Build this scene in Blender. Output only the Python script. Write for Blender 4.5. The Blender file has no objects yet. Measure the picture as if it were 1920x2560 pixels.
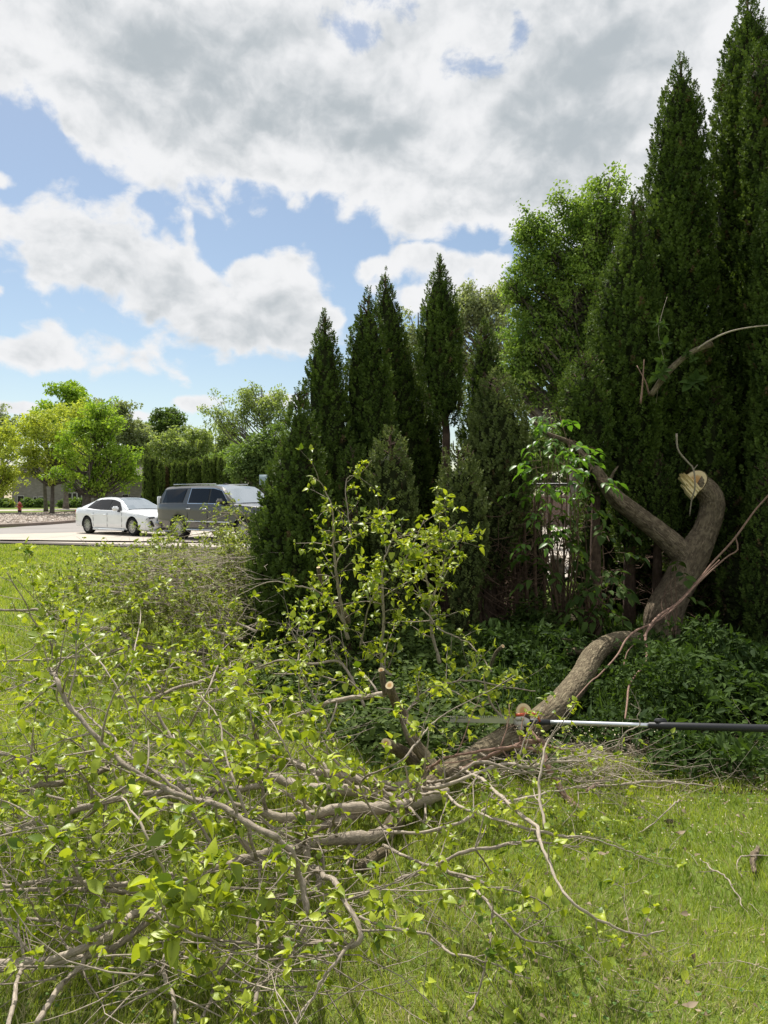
import bpy, bmesh, math, random
import numpy as np
from mathutils import Vector, Matrix
SC = bpy.context.scene
COL = SC.collection
R = math.radians
# ------------------------------------------------------------------ camera
F, HZ, CH = 1923.0, 1242.0, 1.5          # focal length in photo pixels, horizon row, eye height
cam_d = bpy.data.cameras.new('camera'); cam = bpy.data.objects.new('camera', cam_d); COL.objects.link(cam)
cam_d.sensor_width = 36; cam_d.lens = F/2560*36; cam_d.clip_start = 0.05; cam_d.clip_end = 2000
PITCH = math.atan((1280-HZ)/F)
cam.location = (0, 0, CH); cam.rotation_euler = (math.pi/2-PITCH, 0, 0)
SC.camera = cam
SC.render.resolution_x, SC.render.resolution_y = 768, 1024
# ------------------------------------------------------------------ light
SUN_EL, SUN_AZ = R(58), R(-26)           # azimuth from +Y (ahead), negative = to the left
sd = bpy.data.lights.new('sun', 'SUN'); sun = bpy.data.objects.new('sun', sd); COL.objects.link(sun)
sd.energy = 5.0; sd.angle = R(0.53); sd.color = (1.0, 0.955, 0.88)
sdir = Vector((math.sin(SUN_AZ)*math.cos(SUN_EL), math.cos(SUN_AZ)*math.cos(SUN_EL), math.sin(SUN_EL)))
sun.rotation_euler = sdir.to_track_quat('Z', 'Y').to_euler()
SC.view_settings.view_transform = 'Standard'; SC.view_settings.look = 'None'
SC.view_settings.exposure = 0.48; SC.view_settings.gamma = 1.0
SC.cycles.max_bounces = 7; SC.cycles.diffuse_bounces = 4; SC.cycles.transmission_bounces = 5
SC.cycles.transparent_max_bounces = 8; SC.cycles.use_denoising = True
SC.cycles.sample_clamp_indirect = 6

# ---- small expression helper for node trees
class NT:
    def __init__(s, tree): s.t = tree
    def n(s, kind, **kw):
        x = s.t.nodes.new(kind)
        for k, v in kw.items(): setattr(x, k, v)
        return x
    def put(s, sock, v):
        if isinstance(v, bpy.types.NodeSocket): s.t.links.new(v, sock)
        elif v is not None:
            try: sock.default_value = v
            except Exception: sock.default_value = (v, v, v)
    def m(s, op, a, b=None, c=None, clamp=False):
        x = s.n('ShaderNodeMath', operation=op, use_clamp=clamp)
        s.put(x.inputs[0], a)
        if b is not None: s.put(x.inputs[1], b)
        if c is not None: s.put(x.inputs[2], c)
        return x.outputs[0]
    def vm(s, op, a, b=None):
        x = s.n('ShaderNodeVectorMath', operation=op); s.put(x.inputs[0], a)
        if b is not None: s.put(x.inputs[1], b)
        return x.outputs[0]
    def xyz(s, a, b, c):
        x = s.n('ShaderNodeCombineXYZ'); s.put(x.inputs[0], a); s.put(x.inputs[1], b); s.put(x.inputs[2], c); return x.outputs[0]
    def noise(s, vec, scale, detail=4, rough=0.5, dist=0.0, col=False):
        x = s.n('ShaderNodeTexNoise'); s.put(x.inputs['Vector'], vec); x.inputs['Scale'].default_value = scale
        x.inputs['Detail'].default_value = detail; x.inputs['Roughness'].default_value = rough; x.inputs['Distortion'].default_value = dist
        return x.outputs['Color' if col else 'Fac']
    def ss(s, v, a, b, lo=0.0, hi=1.0):
        x = s.n('ShaderNodeMapRange', interpolation_type='SMOOTHSTEP'); s.put(x.inputs[0], v)
        for i, q in enumerate((a, b, lo, hi)): s.put(x.inputs[i+1], q)
        return x.outputs[0]
    def mix(s, f, a, b):
        x = s.n('ShaderNodeMix', data_type='RGBA'); s.put(x.inputs[0], f)
        for i, q in ((6, a), (7, b)):
            if isinstance(q, tuple): q = q if len(q) == 4 else (*q, 1)
            s.put(x.inputs[i], q)
        return x.outputs[2]
    def curve(s, v, pts):
        x = s.n('ShaderNodeFloatCurve'); s.put(x.inputs['Value'], v)
        c = x.mapping.curves[0]
        while len(c.points) > 2: c.points.remove(c.points[1])
        c.points[0].location = pts[0]; c.points[1].location = pts[-1]
        for p in pts[1:-1]: c.points.new(*p)
        for p in c.points: p.handle_type = 'AUTO_CLAMPED'
        x.mapping.update(); return x.outputs[0]

def azel(px, py):
    a = math.atan((px-960)/F); return a, math.atan((HZ-py)/F*math.cos(a))

def build_world():
    w = bpy.data.worlds.new('World'); SC.world = w; w.use_nodes = True
    t = w.node_tree; t.nodes.clear(); g = NT(t)
    sky = g.n('ShaderNodeTexSky', sky_type='NISHITA'); sky.sun_disc = False
    sky.sun_elevation = SUN_EL; sky.sun_rotation = SUN_AZ; sky.air_density = 1.0; sky.dust_density = 0.6; sky.ozone_density = 2.2
    D = g.n('ShaderNodeTexCoord').outputs['Generated']
    sp = g.n('ShaderNodeSeparateXYZ'); g.put(sp.inputs[0], D); x, y, z = sp.outputs
    az = g.m('ARCTAN2', x, y); el = g.m('ARCSINE', g.m('MINIMUM', g.m('MAXIMUM', z, -1.0), 1.0))
    q = g.m('ADD', g.m('MAXIMUM', z, 0.0), 0.22)
    P = g.xyz(g.m('DIVIDE', x, q), g.m('DIVIDE', y, q), 0.0)
    warp = g.vm('MULTIPLY', g.vm('SUBTRACT', g.noise(P, 2.2, 3, col=True), (.5, .5, .5)), (.35, .35, .35))
    Pw = g.vm('ADD', P, warp)
    Q = g.xyz(az, g.m('MULTIPLY', el, 1.25), 0.0)
    wq = g.vm('MULTIPLY', g.vm('SUBTRACT', g.noise(Q, 9.0, 4, col=True), (.5, .5, .5)), (.05, .05, .05)); Qw = g.vm('ADD', Q, wq)
    n1 = g.noise(Qw, 7.0, 8, 0.55); n2 = g.noise(Qw, 20.0, 7, 0.58)
    nd = g.noise(g.vm('ADD', Qw, (-0.006, 0.022, 0.0)), 11.0, 5, 0.52); n0 = g.noise(Qw, 11.0, 5, 0.52)
    relief = g.m('SUBTRACT', n0, nd)
    n3 = g.noise(Qw, 55.0, 6, 0.62)
    nz = g.m('ADD', g.m('ADD', g.m('MULTIPLY', g.m('SUBTRACT', n1, .5), 0.13), g.m('MULTIPLY', g.m('SUBTRACT', n2, .5), 0.06)), g.m('MULTIPLY', g.m('SUBTRACT', n3, .5), 0.03))
    # billowy edges: voronoi puffs
    def puffs(scale):
        v = g.n('ShaderNodeTexVoronoi', feature='SMOOTH_F1'); g.put(v.inputs['Vector'], Qw); v.inputs['Scale'].default_value = scale
        v.inputs['Smoothness'].default_value = 0.35
        return g.m('SUBTRACT', 0.45, v.outputs['Distance'])
    pf = g.m('ADD', g.m('MULTIPLY', puffs(18.0), 0.045), g.m('MULTIPLY', puffs(42.0), 0.022))
    edge = g.m('ADD', nz, pf)
    azn = g.m('DIVIDE', g.m('ADD', az, 0.6), 1.2, clamp=True)
    def cv(pts):                                   # boundary elevation as a function of azimuth
        o = []
        for px, py in pts:
            a, e = azel(px, py); o.append(((a+0.6)/1.2, max(0, e/0.7)))
        return g.m('MULTIPLY', g.curve(azn, o), 0.7)
    up = g.m('SUBTRACT', el, cv([(-200, 350), (0, 335), (120, 300), (175, 385), (300, 470), (450, 500), (620, 520), (800, 545), (950, 595), (1100, 610), (1300, 640), (1600, 760), (2200, 900)]))
    cT = cv([(-200, 520), (0, 485), (80, 492), (190, 455), (330, 490), (465, 530), (500, 610), (550, 670), (640, 635), (720, 615), (800, 650), (850, 730), (900, 900), (1000, 1100), (2200, 1200)])
    cB = cv([(-200, 640), (0, 655), (110, 740), (260, 765), (370, 830), (480, 890), (600, 940), (780, 950), (860, 900), (1000, 860), (2200, 860)])
    cum = g.m('MINIMUM', g.m('SUBTRACT', cT, el), g.m('SUBTRACT', el, cB))
    lT = cv([(-200, 830), (0, 840), (140, 832), (260, 880), (330, 862), (420, 895), (470, 930), (520, 1040), (700, 1100), (2200, 1150)])
    lB = cv([(-200, 925), (0, 925), (150, 950), (300, 965), (460, 965), (600, 1000), (2200, 1000)])
    low = g.m('MINIMUM', g.m('SUBTRACT', lT, el), g.m('SUBTRACT', el, lB))
    def blob(px, py, rx, ry):
        a, e = azel(px, py)
        dx = g.m('DIVIDE', g.m('SUBTRACT', az, a), rx/F); dy = g.m('DIVIDE', g.m('SUBTRACT', el, e), ry/F)
        d2 = g.m('ADD', g.m('MULTIPLY', dx, dx), g.m('MULTIPLY', dy, dy))
        return g.m('POWER', 2.71828, g.m('MULTIPLY', d2, -1.0))
    def acc(items, s0=None):
        r = s0
        for (wt, *b) in items:
            v = g.m('MULTIPLY', blob(*b), wt); r = v if r is None else g.m('ADD', r, v)
        return r
    extra = g.m('SUBTRACT', acc([(.085, 940, 665, 90, 38), (.095, 1180, 655, 130, 50), (.07, 1040, 630, 60, 25), (.1, 10, 455, 50, 35), (.1, 40, 1020, 90, 22), (.1, 480, 1010, 70, 28), (.08, 330, 1040, 90, 18), (.08, 0, 740, 40, 40), (.1, 700, 1000, 120, 30), (.1, 1100, 760, 200, 60)]), 0.052)
    hsum = acc([(1.0, 915, 108, 62, 34), (1.0, 1292, 78, 32, 52), (.9, 1150, 168, 62, 42), (.75, 1225, 184, 55, 26), (1.0, 915, -5, 60, 34), (.6, 1030, 40, 60, 40), (.55, 830, 60, 60, 40)])
    hole = g.m('MULTIPLY', g.ss(g.m('ADD', g.m('ADD', hsum, g.m('MULTIPLY', g.m('SUBTRACT', n2, .5), 1.6)), g.m('MULTIPLY', g.m('SUBTRACT', n3, .5), 1.2)), .45, 1.15), .8)
    dens = g.m('MAXIMUM', g.m('MAXIMUM', up, cum), g.m('MAXIMUM', low, extra))
    dens = g.m('ADD', dens, edge)
    mask = g.ss(dens, -0.005, 0.024)
    mask = g.m('MULTIPLY', mask, g.m('SUBTRACT', 1.0, hole))
    # grey cores of the clouds (thick parts that let less sun through)
    grey = acc([(.75, 640, 300, 330, 130), (.6, 330, 110, 330, 110), (.5, 1000, 380, 200, 90), (.72, 1350, 430, 260, 210), (.55, 1480, 130, 170, 130), (.35, 150, 630, 200, 70),
                (.3, 600, 760, 200, 60), (.25, 760, 560, 200, 40), (.4, 1000, 560, 220, 60), (.3, 200, 920, 180, 25), (.3, 1100, 720, 180, 40), (-.5, 1130, 270, 90, 110), (-.35, 60, 250, 90, 80), (-.3, 900, 430, 200, 30), (-.6, 1880, 40, 90, 90)])
    thick = g.ss(dens, 0.0, 0.16)
    gr = g.m('ADD', g.m('MULTIPLY', grey, thick), g.m('MULTIPLY', g.m('SUBTRACT', n1, .5), .55))
    gr = g.m('SUBTRACT', gr, g.m('MULTIPLY', relief, 2.4))
    gr = g.m('SUBTRACT', gr, g.m('MULTIPLY', pf, 4.0))
    gr = g.m('ADD', gr, g.m('MULTIPLY', g.m('SUBTRACT', n2, .5), 0.32)); gr = g.m('ADD', gr, g.m('MULTIPLY', g.m('SUBTRACT', n3, .5), 0.22))
    gr = g.m('ADD', gr, g.m('MULTIPLY', g.m('MULTIPLY', g.ss(g.m('SUBTRACT', cT, el), .03, .10), g.ss(cum, 0.0, .02)), .38)); gr = g.m('SUBTRACT', gr, g.m('MULTIPLY', g.m('SUBTRACT', 1.0, g.ss(dens, 0.0, .05)), .25))
    f = g.ss(gr, -0.25, 1.05)
    cc = g.mix(f, (0.645, 0.65, 0.66), (0.345, 0.38, 0.405))
    b1 = g.n('ShaderNodeBackground'); g.put(b1.inputs[0], g.vm('MULTIPLY', g.vm('ADD', sky.outputs[0], (.27, .27, .27)), (1.06, 1.02, .94))); b1.inputs[1].default_value = 0.085
    b2 = g.n('ShaderNodeBackground'); g.put(b2.inputs[0], cc); b2.inputs[1].default_value = 1.0
    ms = g.n('ShaderNodeMixShader'); g.put(ms.inputs[0], mask); g.put(ms.inputs[1], b1.outputs[0]); g.put(ms.inputs[2], b2.outputs[0])
    out = g.n('ShaderNodeOutputWorld'); g.put(out.inputs[0], ms.outputs[0])
build_world()

# ------------------------------------------------------------------ geometry helpers
def P(px, py, Y): return np.array([(px-960)/F*Y, Y, CH-(py-HZ)/F*Y])          # point at depth Y seen at photo pixel
def G(px, py, z=0.0): return P(px, py, (CH-z)*F/(py-HZ))                      # point at height z seen at photo pixel
def rng(s): return np.random.default_rng(s)
def unit(v):
    v = np.asarray(v, float); return v/(np.linalg.norm(v, axis=-1, keepdims=True)+1e-12)

class MB:
    def __init__(s): s.v = []; s.f = []; s.t = []; s.b = []; s.n = 0
    def add(s, v, f, tint=0.5, bk=None):
        v = np.asarray(v, float).reshape(-1, 3); f = [np.asarray(q, np.int64)+s.n for q in (f if isinstance(f, list) else [f])]
        s.v.append(v); s.f += [q for q in f if len(q)]
        s.t.append(np.broadcast_to(np.asarray(tint, float), (len(v),))); s.b.append(v if bk is None else bk); s.n += len(v)
        return s
    def build(s, name, mat, parent=None, smooth=True):
        me = bpy.data.meshes.new(name)
        v = np.concatenate(s.v) if s.v else np.zeros((0, 3))
        loops = np.concatenate([q.ravel() for q in s.f]); tot = np.concatenate([np.full(len(q), q.shape[1]) for q in s.f])
        me.vertices.add(len(v)); me.vertices.foreach_set('co', v.ravel().astype(np.float32))
        me.loops.add(len(loops)); me.loops.foreach_set('vertex_index', loops.astype(np.int32))
        me.polygons.add(len(tot)); st = np.concatenate([[0], np.cumsum(tot)[:-1]])
        me.polygons.foreach_set('loop_start', st.astype(np.int32))
        try: me.polygons.foreach_set('loop_total', tot.astype(np.int32))
        except Exception: pass
        me.polygons.foreach_set('use_smooth', np.full(len(tot), smooth))
        a = me.attributes.new('tint', 'FLOAT', 'POINT'); a.data.foreach_set('value', np.concatenate(s.t).astype(np.float32))
        a = me.attributes.new('bk', 'FLOAT_VECTOR', 'POINT'); a.data.foreach_set('vector', np.concatenate(s.b).ravel().astype(np.float32))
        me.update(calc_edges=True); me.validate()
        me.materials.append(mat)
        o = bpy.data.objects.new(name, me); COL.objects.link(o)
        if parent: o.parent = parent; o.matrix_parent_inverse = Matrix.Translation(parent.matrix_basis.translation).inverted() if parent.type == 'EMPTY' and parent.get('abs') else Matrix()
        return o

def tag(o, label=None, cat=None, group=None, kind=None):
    if label: o['label'] = label
    if cat: o['category'] = cat
    if group: o['group'] = group
    if kind: o['kind'] = kind
    return o
def empty(name, loc, label, cat, group=None, rz=0, absolute=True):
    o = bpy.data.objects.new(name, None); COL.objects.link(o); o.location = [float(q) for q in loc]; o.rotation_euler = (0, 0, rz); o.empty_display_size = .2
    if absolute: o['abs'] = 1                 # children are built in world coordinates
    return tag(o, label, cat, group)

def resample(pts, n):
    pts = np.asarray(pts, float); m = len(pts)
    if m < 3:
        t = np.linspace(0, 1, n)[:, None]; return pts[0]*(1-t)+pts[-1]*t
    d = np.concatenate([[0], np.cumsum(np.linalg.norm(np.diff(pts[:, :3], axis=0), axis=1))]); d = d/d[-1]
    e = np.concatenate([[2*pts[0]-pts[1]], pts, [2*pts[-1]-pts[-2]]])
    out = np.empty((n, pts.shape[1]))
    for k, t in enumerate(np.linspace(0, 1, n)):
        i = min(m-2, max(0, np.searchsorted(d, t, 'right')-1)); u = (t-d[i])/max(1e-9, d[i+1]-d[i])
        a, b, c, q = e[i], e[i+1], e[i+2], e[i+3]
        out[k] = .5*((2*b)+(c-a)*u+(2*a-5*b+4*c-q)*u*u+(3*b-a-3*c+q)*u**3)
    return out

def tube(mb, pts, rad, sides=6, tint=.5, cap=True, rough=0.0, seed=0):
    pts = np.asarray(pts, float); n = len(pts); rad = np.broadcast_to(np.asarray(rad, float), (n,))
    tg = unit(np.gradient(pts, axis=0))
    up = np.array([0, 0, 1.]) if abs(tg[0][2]) < .9 else np.array([1., 0, 0])
    u = np.empty((n, 3)); w = up-tg[0]*np.dot(up, tg[0]); u[0] = w/np.linalg.norm(w)
    for i in range(1, n):
        w = u[i-1]-tg[i]*np.dot(u[i-1], tg[i]); u[i] = w/(np.linalg.norm(w)+1e-9)
    v = np.cross(tg, u); a = np.arange(sides)*2*np.pi/sides; ca, sa = np.cos(a), np.sin(a)
    rr = rad[:, None]*np.ones(sides)
    s = np.concatenate([[0], np.cumsum(np.linalg.norm(np.diff(pts, axis=0), axis=1))])
    if rough:
        g = rng(seed); ph = g.uniform(0, 6.28, 8)
        lump = sum(np.sin(a[None]*k+s[:, None]*fr+ph[j])*am for j, (k, fr, am) in enumerate([(1, 7, .5), (2, 11, .5), (3, 17, .35), (5, 23, .3), (7, 9, .25), (4, 31, .25)]))
        rr = rr*(1+rough*lump+rough*.35*g.normal(0, 1, rr.shape))
        if sides >= 40:
            w1 = 1.3*np.sin(s*9+ph[0])+.8*np.sin(s*23+ph[1])+.5*np.sin(s*51+ph[2]); w2 = 1.1*np.sin(s*13+ph[3])+.7*np.sin(s*37+ph[4])
            rid = np.abs(np.sin(a[None]*9+w1[:, None]))+.7*np.abs(np.sin(a[None]*14-w2[:, None]))
            rr = rr*(1+.045*(rid-.9))
    V = pts[:, None]+rr[..., None]*(u[:, None]*ca[None, :, None]+v[:, None]*sa[None, :, None])
    i = np.arange(n-1)[:, None]*sides; j = np.arange(sides)[None]; k = (j+1) % sides
    Fq = np.stack([i+j, i+k, i+sides+k, i+sides+j], -1).reshape(-1, 4)
    B = np.stack([rr*ca, rr*sa, np.broadcast_to(s[:, None], rr.shape)], -1).reshape(-1, 3)
    fs = [Fq]
    if cap: fs += [np.arange(sides)[::-1][None], (np.arange(sides)+(n-1)*sides)[None]]
    mb.add(V.reshape(-1, 3), fs, tint, B)

def stamp(mb, tv, tf, pos, rot, sc, tint, tt=None):
    """many transformed copies of a small template inside one mesh"""
    pos = np.asarray(pos); N = len(pos)
    if N == 0: return
    sc = np.broadcast_to(np.asarray(sc, float), (N,))
    V = np.einsum('nij,kj->nki', rot, tv)*sc[:, None, None]+pos[:, None]
    k = len(tv); off = (np.arange(N)*k)[:, None, None]
    T = np.repeat(np.broadcast_to(np.asarray(tint, float), (N,)), k)
    if tt is not None: T = T+np.tile(tt, N)
    mb.add(V.reshape(-1, 3), [(np.asarray(f)[None]+off).reshape(-1, np.asarray(f).shape[1]) for f in tf], T)

def frames(d, nrm):
    """rotation matrices with local y along d and local z near nrm"""
    d = unit(d); x = unit(np.cross(d, nrm)); z = np.cross(x, d); return np.stack([x, d, z], -1)
def rand_dirs(g, n): return unit(g.normal(0, 1, (n, 3)))

# ------------------------------------------------------------------ materials
def new_mat(name):
    m = bpy.data.materials.new(name); m.use_nodes = True; t = m.node_tree; t.nodes.clear(); g = NT(t)
    return m, g, g.n('ShaderNodeOutputMaterial')
def attr(g, name, vec=False):
    a = g.n('ShaderNodeAttribute', attribute_name=name); return a.outputs['Vector' if vec else 'Fac']
def bsdf(g, col, rough=.5, spec=.5, metal=0, bump=None, bs=.3, bd=.01, coat=0):
    b = g.n('ShaderNodeBsdfPrincipled')
    g.put(b.inputs['Base Color'], (*col, 1) if isinstance(col, tuple) else col); g.put(b.inputs['Roughness'], rough)
    b.inputs['Specular IOR Level'].default_value = spec; b.inputs['Metallic'].default_value = metal; b.inputs['Coat Weight'].default_value = coat
    if bump is not None:
        k = g.n('ShaderNodeBump'); k.inputs['Strength'].default_value = bs; k.inputs['Distance'].default_value = bd; g.put(k.inputs['Height'], bump); g.put(b.inputs['Normal'], k.outputs[0])
    return b
def mat_leaf(name, lo, hi, trans=.4, rough=.42, spec=.35, tcol=(1.25, 1.3, .5), veins=False):
    m, g, out = new_mat(name)
    t = attr(g, 'tint'); co = g.n('ShaderNodeTexCoord').outputs['Object']
    t2 = g.m('ADD', t, g.m('MULTIPLY', g.m('SUBTRACT', g.noise(co, 3.0, 3), .5), .5), clamp=True)
    c = g.mix(t2, lo, hi)
    b = bsdf(g, c, rough, spec)
    if veins: 
        nn = g.noise(co, 160, 2); k = g.n('ShaderNodeBump'); k.inputs['Strength'].default_value = .35; k.inputs['Distance'].default_value = .002; g.put(k.inputs['Height'], nn); g.put(b.inputs['Normal'], k.outputs[0])
    tr = g.n('ShaderNodeBsdfTranslucent')
    mu = g.n('ShaderNodeMix', data_type='RGBA', blend_type='MULTIPLY'); mu.inputs[0].default_value = 1; g.put(mu.inputs[6], c); mu.inputs[7].default_value = (*tcol, 1)
    g.put(tr.inputs[0], mu.outputs[2])
    ms = g.n('ShaderNodeMixShader'); ms.inputs[0].default_value = trans; g.put(ms.inputs[1], b.outputs[0]); g.put(ms.inputs[2], tr.outputs[0])
    g.put(out.inputs[0], ms.outputs[0]); return m
def mat_bark(name, a, b, c2=None, ring=22, st=6, bs=.9, bd=.01, rough=.9):
    m, g, out = new_mat(name)
    bk = attr(g, 'bk', True); v = g.vm('MULTIPLY', bk, (1, 1, 1/st))
    n1 = g.noise(v, ring, 5, .6, .6); n2 = g.noise(bk, ring*.3, 3); rid = g.m('ABSOLUTE', g.m('SUBTRACT', n1, .5)); rid = g.m('MULTIPLY', rid, 5.0, clamp=True)
    c = g.mix(rid, a, b); c = g.mix(g.ss(n2, .42, .7), c, c2 or b)
    c = g.mix(g.m('MULTIPLY', attr(g, 'tint'), .5), c, (b[0]*1.3, b[1]*1.3, b[2]*1.3))
    g.put(out.inputs[0], bsdf(g, c, rough, .2, bump=rid, bs=bs, bd=bd).outputs[0]); return m
def mat_plain(name, col, rough=.5, spec=.5, metal=0, coat=0, var=.15, scale=8, bump=0):
    m, g, out = new_mat(name); co = g.n('ShaderNodeTexCoord').outputs['Object']; n = g.noise(co, scale, 5, .6)
    c = g.mix(n, tuple(q*(1-var) for q in col), tuple(min(1, q*(1+var)) for q in col))
    g.put(out.inputs[0], bsdf(g, c, rough, spec, metal, bump=n if bump else None, bs=bump, coat=coat).outputs[0]); return m

M = {}
M['mulberry_pale'] = mat_leaf('wilting_leaf', (.12, .17, .03), (.40, .45, .10), .36, .5, .3, (1.3, 1.3, .6))
M['mulberry'] = mat_leaf('young_leaf', (.085, .15, .012), (.46, .53, .055), .36, .42, .35, (1.35, 1.3, .45), True)
M['box'] = mat_leaf('sapling_leaf', (.05, .13, .018), (.16, .30, .045), .45, .4, .35)
M['weed'] = mat_leaf('weed_leaf', (.022, .045, .012), (.085, .14, .03), .35, .65, .1)
M['paleweed'] = mat_leaf('pale_weed_leaf', (.04, .07, .018), (.14, .20, .05), .35, .65, .1)
M['thuja'] = mat_leaf('thuja_spray', (.028, .052, .014), (.155, .225, .05), .25, .65, .1, (1.3, 1.3, .6))
M['thuja_grey'] = mat_leaf('thuja_grey_spray', (.06, .085, .03), (.23, .28, .095), .25, .65, .1, (1.2, 1.2, .7))
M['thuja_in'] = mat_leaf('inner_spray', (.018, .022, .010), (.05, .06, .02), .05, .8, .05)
M['thuja_far'] = mat_leaf('hedge_spray', (.04, .07, .02), (.24, .31, .08), .3, .6, .1)
M['needle_brown'] = mat_leaf('dead_spray', (.06, .042, .022), (.17, .12, .06), .1, .8, .1, (1, 1, 1))
M['maple_y'] = mat_leaf('lime_leaf', (.26, .34, .05), (.52, .58, .12), .45, .6, .2, (1.25, 1.2, .5))
M['maple_g'] = mat_leaf('bright_leaf', (.15, .26, .03), (.36, .48, .07), .45, .6, .2)
M['oak'] = mat_leaf('mid_green_leaf', (.07, .13, .03), (.26, .36, .09), .45, .6, .15)
M['far1'] = mat_leaf('far_leaf', (.16, .21, .09), (.36, .43, .18), .42, .6, .2)  # leaf colour lightened in place of distance haze
M['far2'] = mat_leaf('far_grey_leaf', (.17, .21, .12), (.36, .40, .22), .4, .6, .2)  # grey green, also paled by colour instead of haze
M['far3'] = mat_leaf('far_dark_leaf', (.06, .105, .03), (.18, .26, .07), .35, .6, .2)
M['grass'] = mat_leaf('grass_blade', (.13, .21, .022), (.52, .58, .115), .38, .55, .12, (1.2, 1.2, .5))
M['straw'] = mat_leaf('dry_grass', (.34, .31, .15), (.60, .54, .32), .3, .6, .2, (1, 1, .8))
M['bark'] = mat_bark('trunk_bark', (.045, .031, .019), (.42, .33, .23), (.31, .25, .17), ring=60, st=5, bs=1.0, bd=.02)
M['bark_limb'] = mat_bark('limb_bark', (.055, .04, .024), (.33, .27, .175), (.24, .205, .13), ring=55, st=6, bs=1.0, bd=.014)
M['twig'] = mat_bark('twig_bark', (.085, .066, .052), (.48, .415, .33), (.27, .225, .175), ring=120, st=4, bs=.5, bd=.002)
M['twig_red'] = mat_bark('red_twig_bark', (.13, .075, .055), (.26, .17, .13), None, ring=120, st=4, bs=.3, bd=.002)
M['twig_dead'] = mat_bark('dead_twig_bark', (.05, .03, .02), (.15, .10, .07), None, ring=120, st=4, bs=.3, bd=.002)
M['farbark'] = mat_bark('far_bark', (.05, .042, .035), (.15, .13, .11), None, ring=12, st=4)
M['trunk_thuja'] = mat_bark('thuja_bark', (.05, .032, .022), (.14, .095, .07), None, ring=60, st=8)

def mat_cut():
    m, g, out = new_mat('fresh_cut_wood'); bk = attr(g, 'bk', True); s = g.n('ShaderNodeSeparateXYZ'); g.put(s.inputs[0], bk)
    r = g.m('POWER', g.m('ADD', g.m('MULTIPLY', s.outputs[0], s.outputs[0]), g.m('MULTIPLY', s.outputs[1], s.outputs[1])), .5)     # 0 centre, 1 bark
    nn = g.noise(bk, 7, 4); rr = g.m('ADD', r, g.m('MULTIPLY', g.m('SUBTRACT', nn, .5), .25))
    ring = g.m('MULTIPLY', g.m('ADD', g.m('SINE', g.m('MULTIPLY', rr, 55)), 1), .12)
    c = g.mix(g.ss(rr, .35, .68), (.52, .30, .12), (.74, .60, .36)); c = g.mix(ring, c, (.3, .17, .07)); c = g.mix(g.ss(r, .9, .97), c, (.12, .09, .05))
    g.put(out.inputs[0], bsdf(g, c, .7, .2, bump=nn, bs=.3, bd=.003).outputs[0]); return m
M['cut'] = mat_cut()
M['splinter'] = mat_plain('splintered_wood', (.80, .66, .40), .7, .2, var=.2, scale=40, bump=.5)

def mat_ground():
    m, g, out = new_mat('lawn_soil'); co = g.n('ShaderNodeTexCoord').outputs['Object']
    n1 = g.noise(co, .35, 4); n2 = g.noise(co, 14, 6, .7); n3 = g.noise(g.vm('MULTIPLY', co, (1, .25, 1)), 40, 3, .7)
    c = g.mix(n2, (.04, .065, .012), (.18, .23, .045)); c = g.mix(g.ss(n1, .4, .7), c, (.12, .17, .03)); c = g.mix(g.m('MULTIPLY', g.ss(n3, .5, .75), .5), c, (.22, .24, .07))
    g.put(out.inputs[0], bsdf(g, c, .9, .1, bump=n2, bs=.6, bd=.03).outputs[0]); return m
M['ground'] = mat_ground()
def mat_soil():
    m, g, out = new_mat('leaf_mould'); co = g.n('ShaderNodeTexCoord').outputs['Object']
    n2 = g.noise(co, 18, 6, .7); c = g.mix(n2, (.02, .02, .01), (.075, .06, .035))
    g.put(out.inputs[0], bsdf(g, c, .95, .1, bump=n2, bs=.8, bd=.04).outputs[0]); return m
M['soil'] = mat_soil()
def mat_slab(name, a, b, joint=None, scale=3):
    m, g, out = new_mat(name); co = g.n('ShaderNodeTexCoord').outputs['Object']
    n = g.noise(co, scale, 7, .65); n2 = g.noise(co, .4, 3); c = g.mix(n, a, b); c = g.mix(g.m('MULTIPLY', g.ss(n2, .45, .7), .35), c, tuple(q*.72 for q in a))
    if joint:
        br = g.n('ShaderNodeTexBrick'); g.put(br.inputs['Vector'], co); br.offset = 0; br.inputs['Scale'].default_value = 1; br.inputs['Brick Width'].default_value = joint; br.inputs['Row Height'].default_value = joint
        br.inputs['Mortar Size'].default_value = .02; c = g.mix(br.outputs['Fac'], c, (.12, .11, .1))
    g.put(out.inputs[0], bsdf(g, c, .85, .25, bump=n, bs=.2, bd=.01).outputs[0]); return m
M['concrete'] = mat_slab('concrete', (.36, .32, .27), (.46, .41, .35), 4.0)
M['asphalt'] = mat_slab('asphalt', (.20, .185, .175), (.29, .27, .255), None, 6)
M['kerb'] = mat_slab('kerb_concrete', (.16, .125, .105), (.25, .2, .17))
M['edge_shade'] = mat_slab('edge_shade_dark', (.07, .06, .05), (.11, .09, .075))  # dark colour stands for the shadow of the lawn edge drop
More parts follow.
